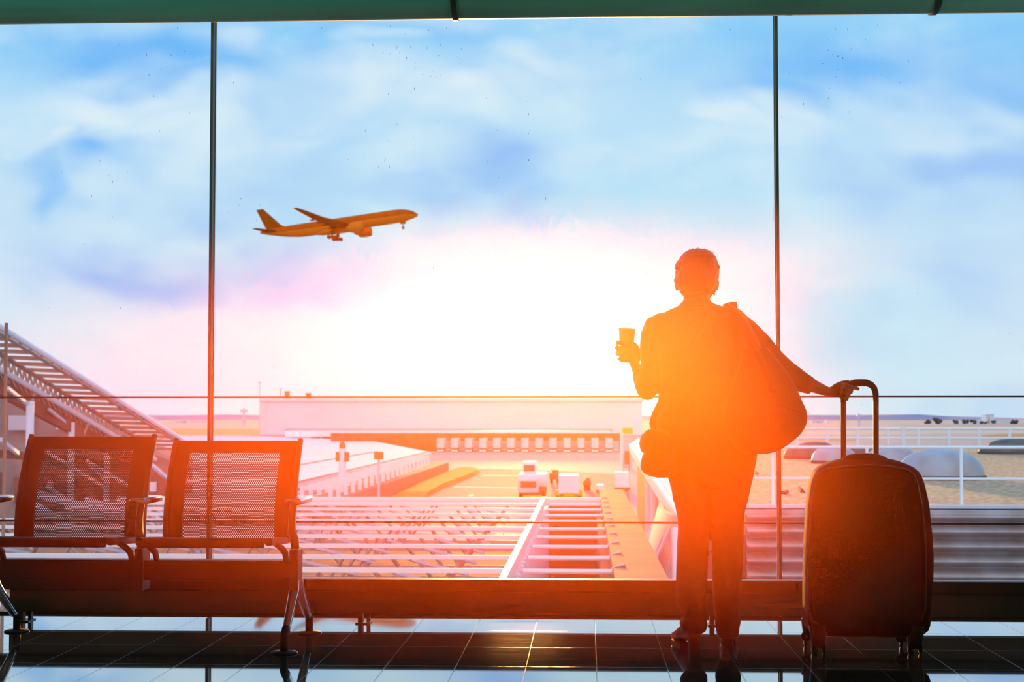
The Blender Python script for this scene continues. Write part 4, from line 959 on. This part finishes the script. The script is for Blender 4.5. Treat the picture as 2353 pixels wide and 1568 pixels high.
MB().tube([edge(0, -84, 40), edge(1, -84, 40)], .16, 8).build('lower_chord', 'panelwhite', ca, smooth=True)
b = MB(); nz_ = 44
for i in range(nz_):
    t0 = i / nz_; t1 = (i + .5) / nz_; t2 = (i + 1) / nz_
    b.bar(edge(t0, -84, 40), edge(t1, -84, 4), .11, .11); b.bar(edge(t1, -84, 4), edge(t2, -84, 40), .09, .09)
b.build('truss_web', 'bridgetan', ca)
# underside slab and dark fascia beam
def quad_slab(name, m, p, d): MB().prism(p, d).build(name, m, ca)
quad_slab('soffit', 'brown2', [edge(0, -86, 44), edge(1, -86, 44), edge(1, -86, 66), edge(0, -86, 66)], (-.6, .5, .1))
quad_slab('fascia', 'brown', [edge(0, -87, 62), edge(1, -87, 62), edge(1, -87, 100), edge(0, -87, 100)], (-.5, .4, 0))
b = MB()
for i in range(40):
    t0 = i / 40; b.bar(edge(t0, -86, 46), edge(t0 + .02, -86, 62), .10, .10)
b.build('soffit_struts', 'steel_br', ca)
b = MB()
for i in (3, 9, 15, 20): b.bar(edge(i / 24, -84, 42), edge(i / 24 - .02, -92, 100), .16, .16)
b.build('hanger_struts', 'bridgetan', ca)
# columns and inclined beams of the hall
for i, (px, yt, Y, w) in enumerate(((69.5, 922, 84, 18), (164.5, 971, 93, 14.5), (246, 1012, 99, 13), (-20, 880, 78, 20), (318, 1050, 104, 8))):
    a = at(px, yt, Y); r = w / 2 / F * Y; MB().tube([(a.x, Y, GZ), (a.x, Y, a.z)], r, 20).build('support_column', 'panelwhite', ca, smooth=True)
    MB().bar(at(px - 6, yt + 8, Y), at(px - 52, yt - 30, Y - 4), .16, .16).build('column_brace', 'white2', ca)
def seg(name, x0, y0, x1, y1, Y0, Y1, w, m='panelwhite', h=None):
    MB().bar(at(x0, y0, Y0), at(x1, y1, Y1), w, h or w).build(name, m, ca)
seg('stair_beam', 50, 1126, 330, 1200, 74, 82, .34); seg('stair_beam', 50, 1148, 300, 1290, 70, 78, .34); seg('stair_beam', 60, 1225, 200, 1300, 66, 70, .34)
seg('stair_beam', 200, 1150, 420, 1225, 78, 86, .3); seg('inclined_beam', 110, 1040, 240, 1120, 88, 92, .16); seg('inclined_beam', 200, 1060, 300, 1120, 90, 95, .16)
seg('inclined_beam', 108, 1118, 215, 1190, 82, 86, .16); seg('inclined_beam', 205, 1070, 250, 1110, 90, 92, .14, 'white2'); seg('inclined_beam', 340, 1062, 385, 1100, 95, 99, .2)
seg('inclined_beam', 310, 1150, 372, 1200, 84, 87, .2); seg('inclined_beam', 400, 1050, 520, 1115, 70, 74, .16); seg('inclined_beam', 405, 1095, 600, 1170, 60, 64, .16)
seg('inclined_beam', 0, 1010, 40, 1042, 80, 84, .2, 'white2')
seg('floor_edge', -40, 1040, 330, 1072, 96, 110, .5, 'brown'); seg('floor_edge', -40, 1215, 330, 1215, 90, 90, .5, 'brown2')
# hall facade behind the columns
hf = empty('terminal_facade', at(150, 1100, 112), 'dim grey brown terminal facade behind the white columns of the canopy', 'building')
p = [at(-250, 905, 112), at(30, 905, 112), at(230, 990, 112), at(395, 1060, 112)]
b = MB(); b.prism([Vector((p[0].x, 112, GZ)), Vector((p[3].x, 112, GZ))] + [Vector((q_.x, 112, q_.z)) for q_ in reversed(p)], (0, 6, 0)); b.build('wall', 'hall', hf)
for i in range(7):
    px = -30 + i * 62; y0 = 1085 + (i % 2) * 12
    a = at(px, y0 + 60, 111.9); c = at(px + 38, y0, 111.9); MB().box((a.x, 111.8, a.z), (c.x, 112, c.z)).build('window', 'windowdk', hf)
for i, (px, py, w, h) in enumerate(((20, 955, 50, 34), (130, 965, 30, 22), (110, 1105, 12, 22), (345, 1108, 14, 22), (80, 1165, 30, 20), (215, 1170, 30, 26), (300, 1180, 20, 20))):
    a = at(px, py + h, 111.7); c = at(px + w, py, 111.7); MB().box((a.x, 111.6, a.z), (c.x, 111.8, c.z)).build('light_panel', ('container2', 'farwhite')[i % 2], hf)
# grey outside pole at the left edge
a = at(8, 1100, 9.2); tag(MB().box((a.x - .007, 9.2, -1.2), (a.x + .007, 9.22, 1.5)).build('pole', 'steel_br'), 'thin grey outside pole right at the left edge of the photo', 'pole')
# raindrop streaks on the outer face of the glass
b = MB()
def streaks(cx, cy, sx, sy, n):
    for i in range(n):
        px = R.gauss(cx, sx); py = R.gauss(cy, sy)
        if not (50 < py < 1300) or not (5 < px < 2350): continue
        p = at(px, py, GY + .0055); h = R.uniform(.002, .010); w = R.uniform(.0006, .0012)
        b.tube([p, p + Vector((R.uniform(-.001, .001), 0, -h))], w, 5)
streaks(955, 120, 60, 60, 46); streaks(1925, 130, 45, 60, 34); streaks(880, 300, 60, 90, 16); streaks(370, 150, 40, 90, 14); streaks(240, 420, 40, 120, 10); streaks(1170, 300, 50, 90, 14); streaks(560, 450, 30, 60, 6)
for i in range(60):
    streaks(R.uniform(10, 2340), R.uniform(60, 1280), 1, 1, 1)
tag(b.build('water_streaks', 'darkmetal'), 'tiny dark rain streaks scattered over the window glass', 'streaks', kind='stuff')
# ================================================================ SKY AND SUN
def world():
    w = bpy.data.worlds.new('sky'); sc.world = w; w.use_nodes = True; nt = w.node_tree; nt.nodes.clear()
    N = nt.nodes.new; L = nt.links.new
    def mth(op, a, b=None, c=None, clamp=False):
        n = N('ShaderNodeMath'); n.operation = op; n.use_clamp = clamp
        for i, v in enumerate((a, b, c)):
            if v is None: continue
            if isinstance(v, (int, float)): n.inputs[i].default_value = v
            else: L(v, n.inputs[i])
        return n.outputs[0]
    def mix(f, a, b):
        n = N('ShaderNodeMix'); n.data_type = 'RGBA'
        if isinstance(f, (int, float)): n.inputs[0].default_value = f
        else: L(f, n.inputs[0])
        for i, v in ((6, a), (7, b)):
            if isinstance(v, tuple): n.inputs[i].default_value = (*v, 1)
            else: L(v, n.inputs[i])
        return n.outputs[2]
    def add(a, b):
        n = N('ShaderNodeMix'); n.data_type = 'RGBA'; n.blend_type = 'ADD'; n.inputs[0].default_value = 1; L(a, n.inputs[6]); L(b, n.inputs[7]); return n.outputs[2]
    tc = N('ShaderNodeTexCoord'); sx = N('ShaderNodeSeparateXYZ'); L(tc.outputs['Generated'], sx.inputs[0])
    X, Y, Z = sx.outputs
    ya = mth('MAXIMUM', mth('ABSOLUTE', Y), .12)
    u = mth('DIVIDE', X, ya); v = mth('DIVIDE', Z, ya)
    cb = N('ShaderNodeCombineXYZ'); L(u, cb.inputs[0]); L(mth('MULTIPLY', v, 1.9), cb.inputs[1])
    def noise(scale, det, rough, off=0, dist=0):
        n = N('ShaderNodeTexNoise'); n.noise_dimensions = '2D'; n.inputs['Scale'].default_value = scale; n.inputs['Detail'].default_value = det; n.inputs['Roughness'].default_value = rough; n.inputs['Distortion'].default_value = dist
        mp = N('ShaderNodeMapping'); L(cb.outputs[0], mp.inputs[0]); mp.inputs['Location'].default_value = (off, off * .7, off * .3); L(mp.outputs[0], n.inputs['Vector']); return n.outputs[0]
    n1 = noise(6, 3, .5, 3.1); n2 = noise(6, 3, .5, 9.7)
    du_ = mth('ADD', u, mth('MULTIPLY', mth('SUBTRACT', n1, .5), .22)); dv_ = mth('ADD', v, mth('MULTIPLY', mth('SUBTRACT', n2, .5), .12))
    def uv(px, py): d = ray(px, py); return d.x / d.y, d.z / d.y
    def blob(px, py, rx, ry, warp=True):
        u0, v0 = uv(px, py); a = mth('DIVIDE', mth('SUBTRACT', du_ if warp else u, u0), rx / F); b_ = mth('DIVIDE', mth('SUBTRACT', dv_ if warp else v, v0), ry / F)
        r2 = mth('ADD', mth('MULTIPLY', a, a), mth('MULTIPLY', b_, b_)); return mth('EXPONENT', mth('MULTIPLY', r2, -1))
    # height ramp
    rp = N('ShaderNodeValToRGB'); L(mth('MULTIPLY', v, 3.2), rp.inputs[0]); cr = rp.color_ramp; cr.interpolation = 'EASE'
    stops = [(0.0, SK[0]), (.10, SK[1]), (.26, SK[2]), (.42, SK[3]), (.62, SK[4]), (.80, SK[5]), (1.0, SK[6])]
    cr.elements[0].position = 0; cr.elements[0].color = (*stops[0][1], 1); cr.elements[1].position = 1; cr.elements[1].color = (*stops[-1][1], 1)
    for p, c in stops[1:-1]:
        e = cr.elements.new(p); e.color = (*c, 1)
    col = rp.outputs[0]
    # wisps
    n3 = noise(9, 5, .58, 21.3)
    wsp = N('ShaderNodeMapRange'); wsp.interpolation_type = 'SMOOTHSTEP'; L(n3, wsp.inputs[0]); wsp.inputs[1].default_value = .46; wsp.inputs[2].default_value = .66
    col = mix(mth('MULTIPLY', wsp.outputs[0], .36), col, SKW)
    n4 = noise(5, 4, .55, 41.3)
    ws2 = N('ShaderNodeMapRange'); ws2.interpolation_type = 'SMOOTHSTEP'; L(n4, ws2.inputs[0]); ws2.inputs[1].default_value = .48; ws2.inputs[2].default_value = .66
    col = mix(mth('MULTIPLY', ws2.outputs[0], .25), col, SKB)
    for c, lst in SKY_BLOBS:
        f = None
        for (px, py, rx, ry, st) in lst:
            g = mth('MULTIPLY', blob(px, py, rx, ry), st); f = g if f is None else mth('MAXIMUM', f, g)
        col = mix(mth('MINIMUM', f, 1), col, c)
    cm = N('ShaderNodeMix'); cm.data_type = 'RGBA'; cm.blend_type = 'MULTIPLY'; L(mth('MINIMUM', mth('MULTIPLY', blob(1290, 680, 680, 240, False), 1.0), 1), cm.inputs[0]); L(col, cm.inputs[6]); cm.inputs[7].default_value = (.55, 1.0, 1.02, 1); col = cm.outputs[2]  # red lowered near the sun to offset the added glow volume
    # sun glow
    g1 = blob(1205, 808, 230, 110, False); g2 = blob(1205, 805, 400, 150, False)
    gl = N('ShaderNodeMix'); gl.data_type = 'RGBA'; gl.blend_type = 'ADD'; gl.inputs[0].default_value = 1
    L(col, gl.inputs[6])
    gm1 = mix(g1, (0, 0, 0), (.6, .8, .65)); gm2 = mix(g2, (0, 0, 0), (.08, .20, .20))
    L(add(gm1, gm2), gl.inputs[7]); col = gl.outputs[2]
    # below the horizon
    col = mix(mth('GREATER_THAN', mth('MULTIPLY', Z, -1), .002), col, (.55, .52, .55))
    # sky behind the hall brightened to fill the fronts facing the camera
    col = mix(mth('MULTIPLY', mth('LESS_THAN', Y, 0), .7), col, (1.15, 1.25, 1.45))
    bg = N('ShaderNodeBackground'); L(col, bg.inputs[0]); bg.inputs[1].default_value = 1
    o = N('ShaderNodeOutputWorld'); L(bg.outputs[0], o.inputs[0])
SK = [(.80, .84, .95), (.77, .84, .97), (.71, .83, .98), (.62, .81, .99), (.54, .79, 1.0), (.34, .69, 1.0), (.14, .50, 1.0)]
SKW = (.82, .94, 1.0); SKB = (.34, .60, .97)
SKY_BLOBS = [
    ((.15, .49, 1.0), [(250, 110, 330, 90, .9), (330, 190, 240, 60, .8), (900, 90, 240, 60, .5), (2050, 110, 330, 100, .85), (1880, 190, 160, 80, .7), (760, 190, 150, 90, .6), (2330, 260, 200, 200, .7), (200, 390, 150, 55, .85), (60, 350, 80, 60, .5), (110, 450, 80, 40, .6)]),
    ((.80, .92, 1.0), [(150, 260, 260, 60, .9), (380, 300, 200, 70, .8), (480, 90, 90, 50, .6), (840, 230, 220, 60, .8), (1050, 270, 160, 60, .9), (1330, 130, 150, 60, .55), (1720, 300, 60, 70, .8), (1850, 270, 80, 50, .6), (2180, 280, 110, 70, .6), (30, 350, 50, 60, .8), (1000, 60, 160, 40, .4), (1450, 390, 90, 60, .5), (350, 480, 160, 60, .4), (1250, 220, 200, 80, .4), (1600, 360, 160, 60, .5), (700, 300, 120, 50, .5), (1000, 420, 160, 50, .5), (1150, 560, 240, 50, .6), (850, 700, 200, 50, .4), (1700, 520, 120, 60, .4), (2000, 640, 160, 60, .4), (120, 180, 120, 40, .4), (900, 120, 60, 30, .5)]),
    ((.34, .53, .98), [(1230, 430, 170, 80, .8), (330, 590, 260, 60, .85), (640, 620, 220, 60, .7), (640, 460, 120, 60, .35), (1060, 480, 160, 50, .5), (1950, 430, 160, 60, .4), (2280, 400, 180, 70, .7), (2200, 620, 200, 60, .35), (100, 620, 200, 60, .3)]),
]
world()
s = bpy.data.lights.new('sun', 'SUN'); s.energy = SUN['e']; s.angle = math.radians(SUN['a']); s.color = SUN['c']
so = bpy.data.objects.new('sun', s); COL.objects.link(so); so.location = (0, 4, 2)
so.rotation_euler = ray(1205, 810).to_track_quat('Z', 'Y').to_euler()
sc.cycles.use_light_tree = False; sc.cycles.volume_bounces = 0; sc.world.cycles.sampling_method = 'NONE'
sc.cycles.max_bounces = 5; sc.cycles.diffuse_bounces = 2; sc.cycles.glossy_bounces = 3; sc.cycles.adaptive_threshold = .04; sc.cycles.transparent_max_bounces = 12
sc.view_settings.view_transform = 'Standard'; sc.view_settings.look = 'None'; sc.view_settings.exposure = 0; sc.view_settings.gamma = 1
